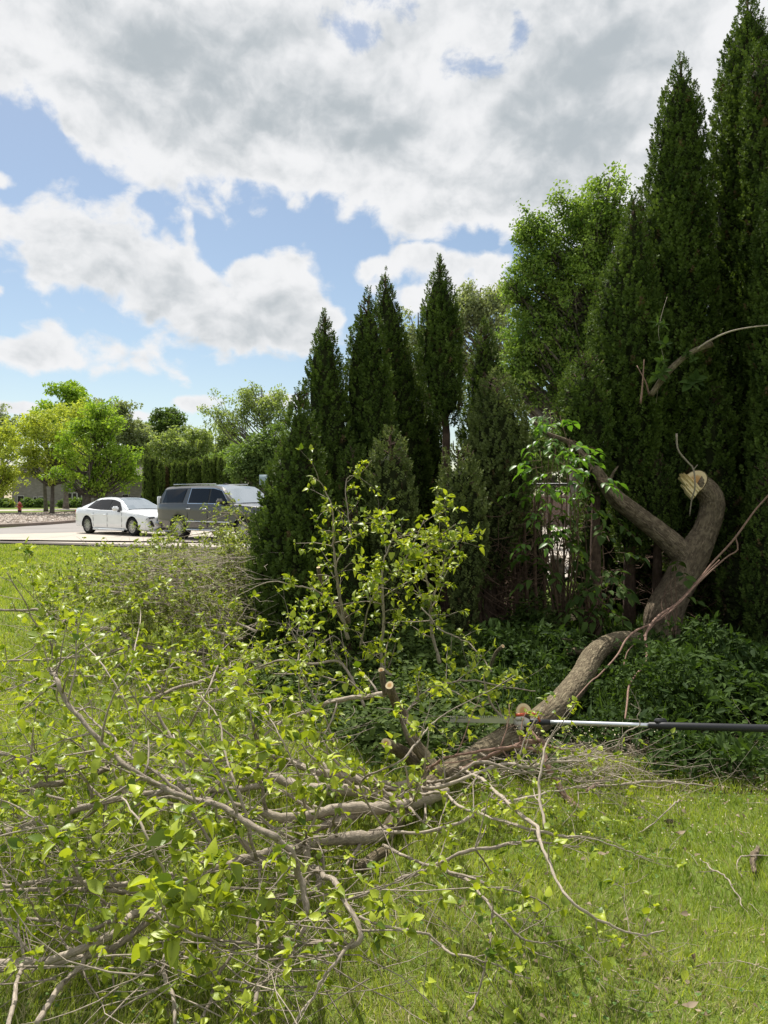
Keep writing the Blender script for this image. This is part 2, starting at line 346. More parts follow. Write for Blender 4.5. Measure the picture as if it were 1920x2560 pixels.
def mat_stone(name, a, b, mortar, w, h, ms=.02):
    m, g, out = new_mat(name); co = g.n('ShaderNodeTexCoord').outputs['Object']
    s = g.n('ShaderNodeSeparateXYZ'); g.put(s.inputs[0], co); v = g.xyz(g.m('ADD', s.outputs[0], s.outputs[1]), s.outputs[2], 0)
    br = g.n('ShaderNodeTexBrick'); g.put(br.inputs['Vector'], v); br.inputs['Scale'].default_value = 1; br.inputs['Brick Width'].default_value = w; br.inputs['Row Height'].default_value = h; br.inputs['Mortar Size'].default_value = ms
    br.inputs['Color1'].default_value = (*a, 1); br.inputs['Color2'].default_value = (*b, 1); br.inputs['Mortar'].default_value = (*mortar, 1)
    n = g.noise(co, 3, 5); c = g.mix(g.m('MULTIPLY', n, .6), br.outputs['Color'], tuple(q*.6 for q in a))
    g.put(out.inputs[0], bsdf(g, c, .9, .2, bump=br.outputs['Fac'], bs=-.4, bd=.01).outputs[0]); return m
M['housestone'] = mat_stone('house_stone', (.27, .235, .21), (.38, .34, .31), (.3, .27, .25), .5, .22)
M['brick'] = mat_stone('brown_brick', (.13, .075, .055), (.19, .12, .09), (.2, .17, .15), .22, .075, .012)

# ------------------------------------------------------------------ leaves
def leaf_template(wmax=.38, peak=.38, cup=.10, droop=.22, rows=5, twist=0.0, serr=0.0):
    t = np.linspace(0, 1, rows); w = wmax*np.sin(np.pi*np.clip(t, 0, 1)**(math.log(.5)/math.log(peak)))**.8; w[0] = .02; w[-1] = 0
    V = []; 
    for k in range(rows):
        z = -droop*t[k]**2; tw = twist*t[k]
        for sx in (-1, 0, 1):
            V.append((sx*w[k]*math.cos(tw), t[k]-(serr if sx and 0 < k < rows-1 else 0), z+(cup*(w[k]/wmax) if sx else 0)+sx*w[k]*math.sin(tw)))
    Q = []
    for k in range(rows-1):
        a = k*3; Q += [(a, a+1, a+4, a+3), (a+1, a+2, a+5, a+4)]
    return np.array(V), [np.array(Q)]
LT = [leaf_template(.38, .36, .14, .35, 6, .35, .03), leaf_template(.30, .40, .24, .65, 6, -.45, .03), leaf_template(.40, .34, .08, .20, 6, .5, .03), leaf_template(.26, .38, .28, .15, 6, -.3, .03), leaf_template(.34, .36, .18, -.25, 6, .6, .03)]
LN = [leaf_template(.16, .45, .05, .4, 4), leaf_template(.2, .4, .05, .15, 4, .3)]
class Leaves:
    def __init__(s): s.p = []; s.d = []; s.n = []; s.s = []; s.t = []
    def put(s, p, d, n, size, tint): s.p.append(p); s.d.append(d); s.n.append(n); s.s.append(size); s.t.append(tint)
    def flush(s, mb, temps=LT, seed=1):
        if not s.p: return
        p, d, n, z, t = (np.array(q) for q in (s.p, s.d, s.n, s.s, s.t)); g = rng(seed); which = g.integers(0, len(temps), len(p))
        rot = frames(d, n)
        for k, (tv, tf) in enumerate(temps):
            q = which == k
            if q.any(): stamp(mb, tv, tf, p[q], rot[q], z[q], t[q])

def leaf_cluster(L, g, p, ax, size, n=4, spread=.9):
    for k in range(n):
        a = g.uniform(0, 6.28); side = unit(np.cross(ax, rand_dirs(g, 1)[0])); d = unit(ax*g.uniform(.1, .9)+side*spread+np.array([0, 0, g.uniform(-.35, .35)]))
        nrm = unit(np.array([0, 0, 1.])+rand_dirs(g, 1)[0]*.55)
        L.put(p+d*.006, d, nrm, .86*size*g.uniform(.38, 1.0)**1.15*1.1, np.clip(g.normal(.5, .27), 0, 1))

def twig(mb, L, g, p0, d0, length, r0, lvl, leaf=.055, up=.15, wob=.16, density=1.0, floor=.02):
    """a branch that forks; wood goes to mb, leaves to L"""
    seg = .05 if length < .8 else .08; n = max(4, int(length/seg)); step = length/n
    pts = [np.array(p0, float)]; d = unit(d0); bias = rand_dirs(g, 1)[0]*.05
    for k in range(n):
        d = unit(d+g.normal(0, wob, 3)*.5+bias+np.array([0, 0, up*.12]))
        q = pts[-1]+d*step
        if q[2] < floor: q[2] = floor; d = unit(np.array([d[0], d[1], abs(d[2])*.3]))
        pts.append(q)
    pts = np.array(pts); tt = np.linspace(0, 1, len(pts)); rad = r0*(1-.72*tt)
    tube(mb, pts, rad, 6 if r0 > .008 else (4 if r0 > .003 else 3), float(np.clip(g.normal(.5, .25), 0, 1)), cap=r0 > .004)
    if lvl > 0:
        k = max(2, int(length/(.13 if lvl == 1 else .17)*density**.5))
        for j in range(k):
            u = g.uniform(.15, .97); i = min(len(pts)-2, int(u*(len(pts)-1))); tg = unit(pts[i+1]-pts[i]); sd = unit(np.cross(tg, rand_dirs(g, 1)[0]))
            sd = unit(sd+np.array([0, 0, .25]))
            dd = unit(tg*g.uniform(.45, .95)+sd*g.uniform(.6, 1)); ll = length*(1-u*.55)*g.uniform(.22, .5) if lvl > 1 else g.uniform(.1, .3)*min(1, length*1.4)
            twig(mb, L, g, pts[i], dd, ll, max(.0011, rad[i]*g.uniform(.42, .62)), lvl-1, leaf, up, wob*1.1, density, floor)
    if leaf and r0 < .012:
        m = max(1, int(length/.10*density))
        for j in range(m):
            if g.random() < .52*density:
                i = int(g.uniform(.25, 1)*(len(pts)-1)); i = min(i, len(pts)-2)
                leaf_cluster(L, g, pts[i], unit(pts[i+1]-pts[i]), leaf*g.uniform(.6, 1.15), int(g.integers(2, 6)))
        leaf_cluster(L, g, pts[-1], d, leaf*1.1, int(g.integers(3, 6)))
    return pts

def along(mb, L, g, path, r, nside, slen, leaf=.055, lvl=1, up=.3, tint=.5, density=1.0, u0=.05, u1=1.0, mult=1.0, sides=8, rough=.06, seed=3):
    """a hero branch drawn through given points, with side twigs"""
    pts = resample(path, max(8, len(path)*6)); n = len(pts); tt = np.linspace(0, 1, n)
    gg = rng(seed); wobv = np.cumsum(gg.normal(0, 1, (n, 3)), 0); wobv -= np.linspace(0, 1, n)[:, None]*wobv[-1]
    pts = pts+wobv*.0022
    rad = np.interp(tt, np.linspace(0, 1, len(r)), r)*(.80 if max(r) < .03 else 1)*(1+.09*gg.normal(0, 1, n))
    tube(mb, pts, rad, sides, tint, True, rough, seed)
    for j in range(nside):
        u = g.uniform(u0, u1); i = min(n-2, int(u*(n-1))); tg = unit(pts[i+1]-pts[i]); sd = unit(np.cross(tg, rand_dirs(g, 1)[0])); sd = unit(sd+np.array([0, 0, up]))
        dd = unit(tg*g.uniform(.3, .9)+sd)
        twig(mb, L, g, pts[i], dd, slen*g.uniform(.4, 1.25)*mult, max(.0018, min(rad[i]*.55, .009)), lvl, leaf, up*.6, .26, density)
    return pts

# ------------------------------------------------------------------ setting: ground, drive, road
def sheet(name, pts, z, mat, kind='structure', sub=None, thick=None):
    me = bpy.data.meshes.new(name); bm = bmesh.new()
    vs = [bm.verts.new((p[0], p[1], z)) for p in pts]; f = bm.faces.new(vs)
    if thick:
        r = bmesh.ops.extrude_face_region(bm, geom=[f]); 
        for v in [e for e in r['geom'] if isinstance(e, bmesh.types.BMVert)]: v.co.z -= thick
    bmesh.ops.recalc_face_normals(bm, faces=bm.faces[:]); bm.to_mesh(me); bm.free(); me.materials.append(mat)
    o = bpy.data.objects.new(name, me); COL.objects.link(o); return tag(o, kind=kind)
sheet('lawn', [(-400, -60), (400, -60), (400, 600), (-400, 600)], 0, M['ground'])
# the drive edge recedes to the left
def gxy(px, py): q = G(px, py); return (q[0], q[1])
e0, e1, e2 = gxy(-500, 1345), gxy(340, 1368), gxy(900, 1388)
c0, c1 = gxy(-500, 1349.5), gxy(200, 1331.5)
sheet('driveway', [e0, e1, e2, (30, 19), (40, 60), (c1[0]+12, c1[1]+16), c1, c0], 0.02, M['concrete'], thick=.1)
sheet('road', [c0, c1, (c1[0]+13, c1[1]+16), (6, 62), gxy(420, 1288), gxy(240, 1303), gxy(0, 1321), gxy(-300, 1335)], 0.012, M['asphalt'])
# raised bed of stones with a kerb around it
bed = [gxy(-260, 1331), gxy(0, 1318.5), gxy(120, 1312), gxy(240, 1301), gxy(330, 1290), gxy(330, 1283), gxy(190, 1284), gxy(60, 1288), gxy(-260, 1290)]
sheet('gravel_bed', bed, .10, M['soil'], thick=.2)
def ribbon(name, line, w, z, mat, h):
    o = MB(); line = resample(np.array([(a, b, 0) for a, b in line]), 40); tg = unit(np.gradient(line, axis=0)); nr = np.stack([-tg[:, 1], tg[:, 0], np.zeros(40)], -1)*w/2
    A = line-nr; B = line+nr; V = np.concatenate([A+[0, 0, z-h], A+[0, 0, z-.02], A+nr*.2+[0, 0, z], B+[0, 0, z], B+[0, 0, z-h]]).reshape(5, 40, 3)
    i = np.arange(39); Fq = np.concatenate([np.stack([k*40+i, k*40+i+1, (k+1)*40+i+1, (k+1)*40+i], -1) for k in range(4)])
    o.add(V.reshape(-1, 3), Fq); return tag(o.build(name, mat, smooth=False), kind='structure')
ribbon('kerb', bed[:5], .35, .17, M['kerb'], .17)
ribbon('kerb_rear', [gxy(-260, 1292), gxy(60, 1290), gxy(130, 1288), gxy(190, 1285), gxy(300, 1280)], .5, .28, M['kerb'], .28)
ribbon('drive_edge_shade', [e0, e1, e2], .5, .06, M['edge_shade'], .06)  # dark strip painted as the shadow along the lawn edge
sheet('sidewalk', [gxy(-200, 1279), gxy(60, 1277.5), gxy(210, 1274.5), gxy(300, 1272), gxy(300, 1269.5), gxy(200, 1271.5), gxy(60, 1274), gxy(-200, 1276)], .02, M['concrete'], thick=.05)
sheet('far_path', [(1.8, 13.6), (16, 13.6), (24, 27), (3.0, 27)], .025, M['concrete'], thick=.05)
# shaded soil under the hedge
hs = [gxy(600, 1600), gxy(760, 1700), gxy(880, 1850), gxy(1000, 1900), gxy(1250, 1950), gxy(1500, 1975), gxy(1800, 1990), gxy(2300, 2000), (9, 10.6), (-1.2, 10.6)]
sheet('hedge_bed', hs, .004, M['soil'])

# stones of the bed
def stones():
    g = rng(5); ico = bmesh.new(); bmesh.ops.create_icosphere(ico, subdivisions=1, radius=1); tv = np.array([v.co[:] for v in ico.verts]); tf = np.array([[v.index for v in f.verts] for f in ico.faces]); ico.free()
    poly = np.array(bed); n = 9000; xy = np.stack([g.uniform(poly[:, 0].min(), poly[:, 0].max(), n*3), g.uniform(poly[:, 1].min(), poly[:, 1].max(), n*3)], -1)
    ins = np.zeros(len(xy), bool); j = len(poly)-1
    for i in range(len(poly)):
        c = ((poly[i, 1] > xy[:, 1]) != (poly[j, 1] > xy[:, 1])) & (xy[:, 0] < (poly[j, 0]-poly[i, 0])*(xy[:, 1]-poly[i, 1])/(poly[j, 1]-poly[i, 1]+1e-9)+poly[i, 0]); ins ^= c; j = i
    xy = xy[ins][:n]; k = len(xy); p = np.concatenate([xy, np.full((k, 1), .11)], 1); rot = frames(rand_dirs(g, k), rand_dirs(g, k))*g.uniform(.6, 1.2, (k, 1, 3))
    mb = MB(); stamp(mb, tv, [tf], p, rot, g.uniform(.05, .15, k), g.uniform(0, 1, k))
    m, gg, out = new_mat('river_stone'); c = gg.mix(attr(gg, 'tint'), (.22, .17, .13), (.52, .46, .40)); gg.put(out.inputs[0], bsdf(gg, c, .85, .2).outputs[0])
    tag(mb.build('gravel', m, smooth=False), 'pale tan and grey river stones covering the kerbed roadside bed', 'gravel', kind='stuff')
stones()

# ------------------------------------------------------------------ leafy trees
def leafy_tree(name, label, group, px, Y, base_py=None, blobs=(), n_tips=60, leaves=8000, lsize=.16, mat='far1', trunk_r=.2, seed=1, spread=.55, fork=.35, bare=0, bark='farbark', shape='q', cat='tree', zb=0.0):
    """blobs: (px, py, rx_px, ry_px) ellipsoids of the crown as they stand at depth Y"""
    g = rng(seed); base = np.array([(px-960)/F*Y, Y, zb]); B = []
    for (bx, by, rx, ry) in blobs:
        c = P(bx, by, Y); B.append((c, rx/F*Y, ry/F*Y))
    vol = np.array([rx*ry for c, rx, ry in B]); vol = vol/vol.sum()
    t = empty(name, base, label, cat, group)
    wood = MB(); top = max(c[2]+ry*.6 for c, rx, ry in B); low = min(c[2]-ry for c, rx, ry in B)
    tops = [c for c, rx, ry in B]; main = np.array(max(tops, key=lambda c: c[2])); main = np.array([main[0], Y, top])
    tr = resample(np.array([base-[0, 0, .1], base*[1, 1, 0]+[trunk_r*.3, 0, low+(top-low)*.15], base*.5*[1, 1, 0]+main*.5*[1, 1, 0]+[0, 0, low+(top-low)*.5], main]), 20)
    rad = trunk_r*np.interp(np.linspace(0, 1, 20), [0, .03, .1, .4, 1], [1.5, 1.15, 1, .62, .12]); tube(wood, tr, rad, 9, .4, rough=.04, seed=seed)
    tips = []; 
    for i in range(n_tips):
        k = g.choice(len(B), p=vol); c, rx, ry = B[k]; d = rand_dirs(g, 1)[0]; rr = g.uniform(.35, 1)**.5*.93
        tips.append(c+d*np.array([rx, rx*.85, ry])*rr)
    tips = np.array(tips)
    for i, q in enumerate(tips):
        hh = max(low*.8, q[2]-np.hypot(q[0]-base[0], q[1]-Y)*g.uniform(.7, 1.5)); hh = min(max(hh, low*.7+fork), top*.9)
        a = np.array([np.interp(hh, tr[:, 2], tr[:, 0]), np.interp(hh, tr[:, 2], tr[:, 1]), hh]); r = np.interp(hh, tr[:, 2], rad)*.45
        m = (a+q)/2+np.array([0, 0, -.08*np.linalg.norm(q-a)])+g.normal(0, .06, 3)*np.linalg.norm(q-a)
        tube(wood, resample(np.array([a, m, q]), 7), np.linspace(min(r, trunk_r*.4), trunk_r*.05, 7), 5, .5)
        for _ in range(3):
            e = q+rand_dirs(g, 1)[0]*spread*1.1; tube(wood, resample(np.array([m*.35+q*.65, e]), 3), np.linspace(trunk_r*.06, trunk_r*.025, 3), 3, .5)
    wood.build('trunk', M[bark], t)
    cr = MB(); live = tips[:int(len(tips)*(1-bare))]; k = g.integers(0, len(live), leaves)
    off = g.normal(0, 1, (leaves, 3)); off /= np.maximum(1, np.linalg.norm(off, axis=1, keepdims=True)/1.7); sub = g.normal(0, .55, (len(live), 5, 3))*spread
    pos = live[k]+sub[k, g.integers(0, 5, leaves)]+off*spread*np.array([.5, .5, .33])
    lf = np.array([(-.5, 0, 0), (0, -.1, .05), (.5, 0, 0), (.28, .62, -.1), (0, 1, -.2), (-.28, .62, -.1)])*[.75, 1, 1]; fs = [np.array([(0, 1, 4, 5), (1, 2, 3, 4)])]
    tt = np.clip(.5+g.normal(0, .2, leaves)+(g.normal(0, .18, len(live))[k]), 0, 1)
    stamp(cr, lf, fs, pos, frames(rand_dirs(g, leaves)+[0, 0, -.25], rand_dirs(g, leaves)*.8+[0, 0, 1]), lsize*g.uniform(.5, 1.2, leaves), tt)
    cr.build('crown', M[mat], t, smooth=False); return t

# street-side trees on the left
leafy_tree('maple_tree', 'lime green young maple with slim grey trunk standing in the stone bed', 'young trees by the road', 130, 60, blobs=[(120, 1120, 78, 70), (110, 1060, 60, 45), (60, 1150, 40, 40), (180, 1140, 55, 45), (125, 1175, 60, 25)], n_tips=75, leaves=9000, lsize=.2, mat='maple_y', trunk_r=.17, seed=11, spread=.55)
leafy_tree('maple_tree', 'yellow green maple beyond the stone bed whose trunk shows behind the slim maple', 'young trees by the road', 115, 70, blobs=[(175, 1090, 75, 80), (225, 1050, 45, 55), (215, 1150, 50, 50)], n_tips=60, leaves=8000, lsize=.22, mat='maple_y', trunk_r=.17, seed=12, spread=.6)
leafy_tree('maple_tree', 'bright green maple with dark double trunk rising behind the white sedan', 'young trees by the road', 216, 56, blobs=[(225, 1120, 85, 75), (290, 1165, 60, 48), (255, 1060, 50, 50), (320, 1190, 32, 25), (200, 1185, 70, 35), (270, 1215, 50, 20)], n_tips=110, leaves=15000, lsize=.19, mat='maple_g', trunk_r=.34, seed=13, spread=.5)
leafy_tree('maple_tree', 'lime green maple cut off by the left edge of the photo', 'young trees by the road', -25, 62, blobs=[(-10, 1150, 70, 85), (10, 1210, 45, 35), (0, 1100, 40, 50)], n_tips=60, leaves=8000, lsize=.2, mat='maple_y', trunk_r=.17, seed=14)
leafy_tree('shade_tree', 'tall bright green tree rising over the yellow maples', 'trees behind the road', 165, 95, blobs=[(165, 1010, 58, 45), (185, 980, 38, 25), (140, 1050, 50, 45), (205, 1050, 50, 50)], n_tips=60, leaves=9000, lsize=.36, mat='maple_g', trunk_r=.3, seed=15, spread=.9)
# distant trees
far = [('pale grey green willow behind the bright maple', 285, 110, [(285, 1050, 45, 55), (320, 1090, 60, 60), (250, 1030, 30, 30), (350, 1120, 40, 40)], 'far2', 8000, .4),
       ('pointed dark green tree left of the bare crowned tree', 415, 115, [(415, 1050, 30, 38), (400, 1080, 45, 45), (440, 1090, 40, 45)], 'far3', 7000, .42),
       ('round mid green tree above the left end of the clipped hedge', 470, 108, [(470, 1110, 55, 50), (430, 1130, 55, 40)], 'far1', 8000, .42),
       ('low grey green tree above the middle of the clipped hedge', 540, 118, [(540, 1110, 60, 45), (510, 1140, 60, 40), (585, 1130, 50, 40)], 'far1', 8000, .42),
       ('pale tree at the far left edge above the maples', 5, 120, [(5, 1060, 40, 40), (50, 1090, 60, 40), (-30, 1090, 50, 50)], 'far2', 5000, .45),
       ('hazy tree between the willow and the pointed tree', 365, 130, [(365, 1110, 50, 45), (340, 1130, 60, 40)], 'far1', 6000, .45),
       ('dark green tree rising beside the leftmost large arborvitae', 660, 60, [(655, 1145, 60, 60), (620, 1180, 50, 55), (690, 1110, 50, 50)], 'far3', 10000, .25),
       ('mid green tree at the right end of the clipped hedge', 600, 100, [(610, 1150, 60, 45), (560, 1170, 50, 40)], 'oak', 7000, .36)]
for i, (lb, px, Y, bl, mt, n, ls) in enumerate(far):
    leafy_tree('shade_tree', lb, 'trees behind the road', px, Y, blobs=bl, n_tips=45, leaves=n, lsize=ls, mat=mt, trunk_r=.3, seed=30+i, spread=1.0 if Y > 80 else .6)
leafy_tree('cottonwood_tree', 'tall open crowned tree with dark forking limbs seen against the sky', None, 660, 85, blobs=[(655, 1000, 62, 42), (690, 1040, 45, 60), (620, 1020, 40, 40), (560, 1030, 45, 30), (590, 1065, 40, 30)], n_tips=70, leaves=7500, lsize=.26, mat='far1', trunk_r=.42, seed=50, spread=.75, bark='farbark')
# behind the tall hedge
leafy_tree('oak_tree', 'tall mid green oak standing between the low and the tall arborvitaes', None, 1440, 24, blobs=[(1520, 490, 42, 62), (1490, 560, 60, 60), (1440, 610, 95, 70), (1320, 590, 32, 36), (1345, 650, 60, 45), (1400, 520, 28, 38), (1290, 720, 30, 24), (1330, 720, 75, 85), (1440, 750, 110, 120), (1340, 860, 85, 100), (1450, 930, 110, 110), (1540, 620, 60, 90), (1300, 960, 60, 80)], n_tips=420, leaves=70000, lsize=.095, mat='oak', trunk_r=.24, seed=60, spread=.33)
leafy_tree('shade_tree', 'rounded pale green tree seen between the two tallest low arborvitaes and the oak', 'trees beyond the hedge', 1190, 48, blobs=[(1200, 750, 60, 45), (1240, 780, 60, 60), (1150, 790, 55, 50), (1200, 860, 100, 80)], n_tips=110, leaves=14000, lsize=.17, mat='far2', trunk_r=.35, seed=61, spread=.5)
leafy_tree('shade_tree', 'grey green tree glimpsed left of the tallest low arborvitae', 'trees beyond the hedge', 1050, 50, blobs=[(1045, 820, 35, 60), (1040, 900, 60, 70), (1100, 950, 80, 100)], n_tips=80, leaves=9000, lsize=.18, mat='far2', trunk_r=.3, seed=62, spread=.5)
leafy_tree('bush', 'wide dark evergreen bush mass seen through the gap beside the old stump', 'bushes behind the hedge', 1400, 42, blobs=[(1390, 1190, 90, 60), (1330, 1150, 60, 60), (1480, 1170, 70, 70), (1600, 1180, 90, 70), (1750, 1190, 100, 60), (1900, 1190, 100, 60)], n_tips=120, leaves=16000, lsize=.2, mat='far3', trunk_r=.1, seed=69, spread=.5, cat='bush')
for i, (px, Y, lb) in enumerate([(1320, 17, 'low dark bush behind the hedge left of the old stump'), (1080, 16, 'dark bush behind the middle of the hedge'), (900, 15.5, 'dark bush behind the left half of the hedge'), (1600, 16, 'dark bush behind the leaning trunk'), (1850, 15, 'dark bush behind the right end of the hedge')]):
    leafy_tree('bush', lb, 'bushes behind the hedge', px, Y, blobs=[(px, 1230, 90, 60), (px-60, 1250, 70, 40), (px+60, 1250, 70, 40)] if i != 0 else [(px-10, 1130, 60, 60), (px+60, 1120, 40, 50)], n_tips=60, leaves=9000, lsize=.08, mat='far3', trunk_r=.06, seed=70+i, spread=.25, bark='farbark', cat='bush')

# ------------------------------------------------------------------ arborvitae
def plume(seed, sprays=20, L=1.0):
    """one upright shoot of flat fan sprays, about 1 unit long"""
    g = rng(seed); V = []; Q = []; T = []
    for i in range(sprays):
        u = (i+.5)/sprays; a = i*2.4+g.uniform(-.5, .5); o = np.array([0, 0, u*.75]); out = np.array([math.cos(a), math.sin(a), 0]); d = unit(out*(1.15-.75*u)+[0, 0, .75+u*.6])
        side = unit(np.cross(d, out+rand_dirs(g, 1)[0]*.7)); ln = .42*(1-.35*u)*g.uniform(.8, 1.15)
        for k, (t0, an, l) in enumerate([(0, 0, 1), (.15, .75, .6), (.2, -.75, .6), (.42, .65, .48), (.47, -.65, .48), (.7, .5, .3)]):
            b = o+d*ln*t0; dd = unit(d*math.cos(an)+side*math.sin(an)+[0, 0, -.12*k*.2]); w = side*math.cos(an)-d*math.sin(an); l2 = ln*l; n0 = len(V); ww = .032
            V += [b-w*ww*.5, b+w*ww*.5, b+dd*l2*.6+w*ww, b+dd*l2, b+dd*l2*.6-w*ww]; T += [-.12, -.12, .05, .18, .05]
            Q.append((n0, n0+1, n0+2, n0+4)); Q.append((n0+4, n0+2, n0+3, n0+3))
    Q4 = np.array([q for q in Q if q[2] != q[3]]); Q3 = np.array([q[:3] for q in Q if q[2] == q[3]])
    return np.array(V), [Q4, Q3], np.array(T)
PL = [plume(k, 7) for k in range(4)]
PLF = [plume(20+k, 7) for k in range(2)]
def thuja(label, group, prof, Y, seed, mat='thuja', dens=1.0, size=.115, core=True, bottom=True, depth=1.0, temps=PL, name='arborvitae', bmat='trunk_thuja', lump=.085, wisp=0):
    g = rng(seed); pr = np.array([(CH-(a-HZ)/F*Y, (b-960)/F*Y, c/F*Y) for a, b, c in prof]); pr = pr[np.argsort(pr[:, 0])]
    z0, z1 = pr[0, 0], pr[-1, 0]
    if bottom: z0 = min(z0, .12)
    zz = np.linspace(z0, z1, 200); cx = np.interp(zz, pr[:, 0], pr[:, 1]); hw = np.interp(zz, pr[:, 0], pr[:, 2])
    base = (cx[0], Y, 0); t = empty(name, base, label, 'tree', group)
    area = float(np.sum(2*np.pi*hw)*(zz[1]-zz[0])); n = int(area*dens*190*(.21/size)**2)+10
    w = (hw+.02)/np.sum(hw+.02); k = g.choice(200, n, p=w); th = g.uniform(0, 2*np.pi, n)
    keep = (np.sin(th) < .3) | (g.random(n) < .45); k, th = k[keep], th[keep]; n = len(k)
    z = zz[k]+g.uniform(-.5, .5, n)*(zz[1]-zz[0]); ph = g.uniform(0, 6.28, 6)
    # lobes: rising columns of foliage
    lob = lump*(np.sin(th*3+ph[0]+z*1.1)*.5+np.sin(th*5+ph[1]-z*2.3)*.45+np.sin(th*2+z*5.1+ph[2])*.4+np.sin(th*8+z*8.3+ph[3])*.35)
    fine = np.sin(th*13+ph[5]+z*3)*np.sin(z*19+th*2+ph[0])+.6*np.sin(th*23-z*7+ph[1])*np.sin(z*31+ph[2])
    lob = lob+.05*fine
    r = hw[k]*(1+lob)*g.uniform(.74, 1.02, n); r = np.maximum(r-size*.12, r*.6)
    p = np.stack([cx[k]+r*np.cos(th), Y+r*np.sin(th)*depth, z], -1)
    out = np.stack([np.cos(th), np.sin(th), np.zeros(n)], -1); d = unit(out*g.uniform(.08, .5, (n, 1))+[0, 0, 1]+g.normal(0, .14, (n, 3)))
    sz = size*g.uniform(.75, 1.2, n)*np.clip(.5+hw[k]/.35*.5, .5, 1); p[:, 2] -= sz*.6
    rot = frames(d, out); rot = rot[:, :, [0, 2, 1]]; rot[:, :, 0] *= -1         # template's z is its length
    tint = np.clip(.45+g.normal(0, .16, n)+.13*np.sin(z*6+th*3+ph[4])+.17*fine, 0, 1); wh = g.integers(0, len(temps), n); mb = MB()  # bumps lightened and hollows darkened in colour, painted light and shade contrast
    dead = (g.random(n) < .012+.03*(np.sin(z*4.1+th*2+ph[1]) > .8)) & (temps is PL)
    if dead.any():
        db = MB(); tv, tf, tt = temps[0]; stamp(db, tv, tf, p[dead], rot[dead], sz[dead]*.95, tint[dead], tt); db.build('dead_sprays', M['needle_brown'], t, smooth=False)
    for q in range(len(temps)):
        s = (wh == q) & ~dead; tv, tf, tt = temps[q]; stamp(mb, tv, tf, p[s], rot[s], sz[s], tint[s], tt)
    for _ in range(wisp):
        tv, tf, tt = temps[0]; q = np.array([[cx[-1]+g.normal(0, .03), Y+g.normal(0, .03), z1-g.uniform(.2, .4)]]); stamp(mb, tv*[.45, .45, 1.4], tf, q, frames(np.array([[g.normal(0, .12), g.normal(0, .12), 1]]), np.array([[0., -1, 0]]))[:, :, [0, 2, 1]], [size*g.uniform(.7, 1.1)], [.5], tt)
    mb.build('crown', M[mat], t, smooth=False)
    wd = MB(); zt = np.linspace(-.05, z1-.1, 12); tube(wd, np.stack([np.interp(zt, zz, cx), np.full(12, Y), zt], -1), np.linspace(.075, .012, 12), 7, .3, rough=.08)
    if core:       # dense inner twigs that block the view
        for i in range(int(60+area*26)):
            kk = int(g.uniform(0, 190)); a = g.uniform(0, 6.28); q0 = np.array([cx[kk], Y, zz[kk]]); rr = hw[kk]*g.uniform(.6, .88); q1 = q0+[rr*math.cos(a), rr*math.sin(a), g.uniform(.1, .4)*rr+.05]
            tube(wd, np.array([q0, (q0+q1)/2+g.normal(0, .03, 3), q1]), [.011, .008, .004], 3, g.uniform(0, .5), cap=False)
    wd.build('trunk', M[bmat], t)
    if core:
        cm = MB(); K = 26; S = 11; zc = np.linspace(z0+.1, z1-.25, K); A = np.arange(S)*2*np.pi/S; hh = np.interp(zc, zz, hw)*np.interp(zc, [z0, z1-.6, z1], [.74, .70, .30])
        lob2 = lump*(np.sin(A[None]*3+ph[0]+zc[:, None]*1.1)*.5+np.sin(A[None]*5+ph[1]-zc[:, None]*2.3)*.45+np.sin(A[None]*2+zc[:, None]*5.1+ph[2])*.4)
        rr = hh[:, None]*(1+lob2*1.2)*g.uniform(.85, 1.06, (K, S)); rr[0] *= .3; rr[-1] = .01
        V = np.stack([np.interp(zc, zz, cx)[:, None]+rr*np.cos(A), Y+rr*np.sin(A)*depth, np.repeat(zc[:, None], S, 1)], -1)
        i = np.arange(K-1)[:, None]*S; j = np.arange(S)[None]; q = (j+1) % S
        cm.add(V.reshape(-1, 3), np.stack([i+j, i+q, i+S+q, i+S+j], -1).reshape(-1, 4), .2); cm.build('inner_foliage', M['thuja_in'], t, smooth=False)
    return t
LOWG, TALLG = 'low arborvitaes on the left of the hedge', 'tall arborvitaes on the right of the hedge'
thuja('broad leaning arborvitae at the left end, its skirt spreading over the brush pile', LOWG, [(958, 750, 2.8), (1000, 750, 22.1), (1060, 751, 42.3), (1130, 746, 60.7), (1200, 739, 77.3), (1300, 726, 93.8), (1400, 716, 103.0), (1500, 716, 104.9), (1600, 722, 99.4), (1690, 730, 88.3)], 6.7, 101, dens=1.15, wisp=1)
thuja('slim pointed arborvitae, second from the left end of the hedge', LOWG, [(770, 812, 3), (830, 813, 24), (900, 812, 46), (950, 812, 50), (1050, 822, 62), (1150, 835, 75), (1300, 845, 88), (1500, 850, 92), (1650, 850, 90)], 7.9, 102, wisp=2)
thuja('bushy arborvitae with a ragged tip in front of the thin dark one', LOWG, [(718, 922, 3), (760, 922, 20), (830, 920, 46), (900, 917, 54), (1000, 920, 64), (1150, 930, 75), (1400, 940, 84), (1620, 945, 80)], 8.1, 103, wisp=3)
thuja('thin dark arborvitae just behind the ragged tipped one', LOWG, [(668, 962, 3), (720, 963, 20), (780, 970, 34), (880, 985, 42), (960, 1000, 50), (1100, 1010, 60), (1400, 1020, 78), (1600, 1020, 70)], 8.8, 104, wisp=3)
thuja('arborvitae with a bare reddish trunk under its dense pointed crown', LOWG, [(640, 1097, 3), (690, 1098, 24), (760, 1100, 46), (830, 1103, 56), (900, 1100, 60), (960, 1105, 56), (1020, 1110, 44), (1060, 1115, 25)], 8.5, 105, bottom=False, dens=1.1, wisp=1)
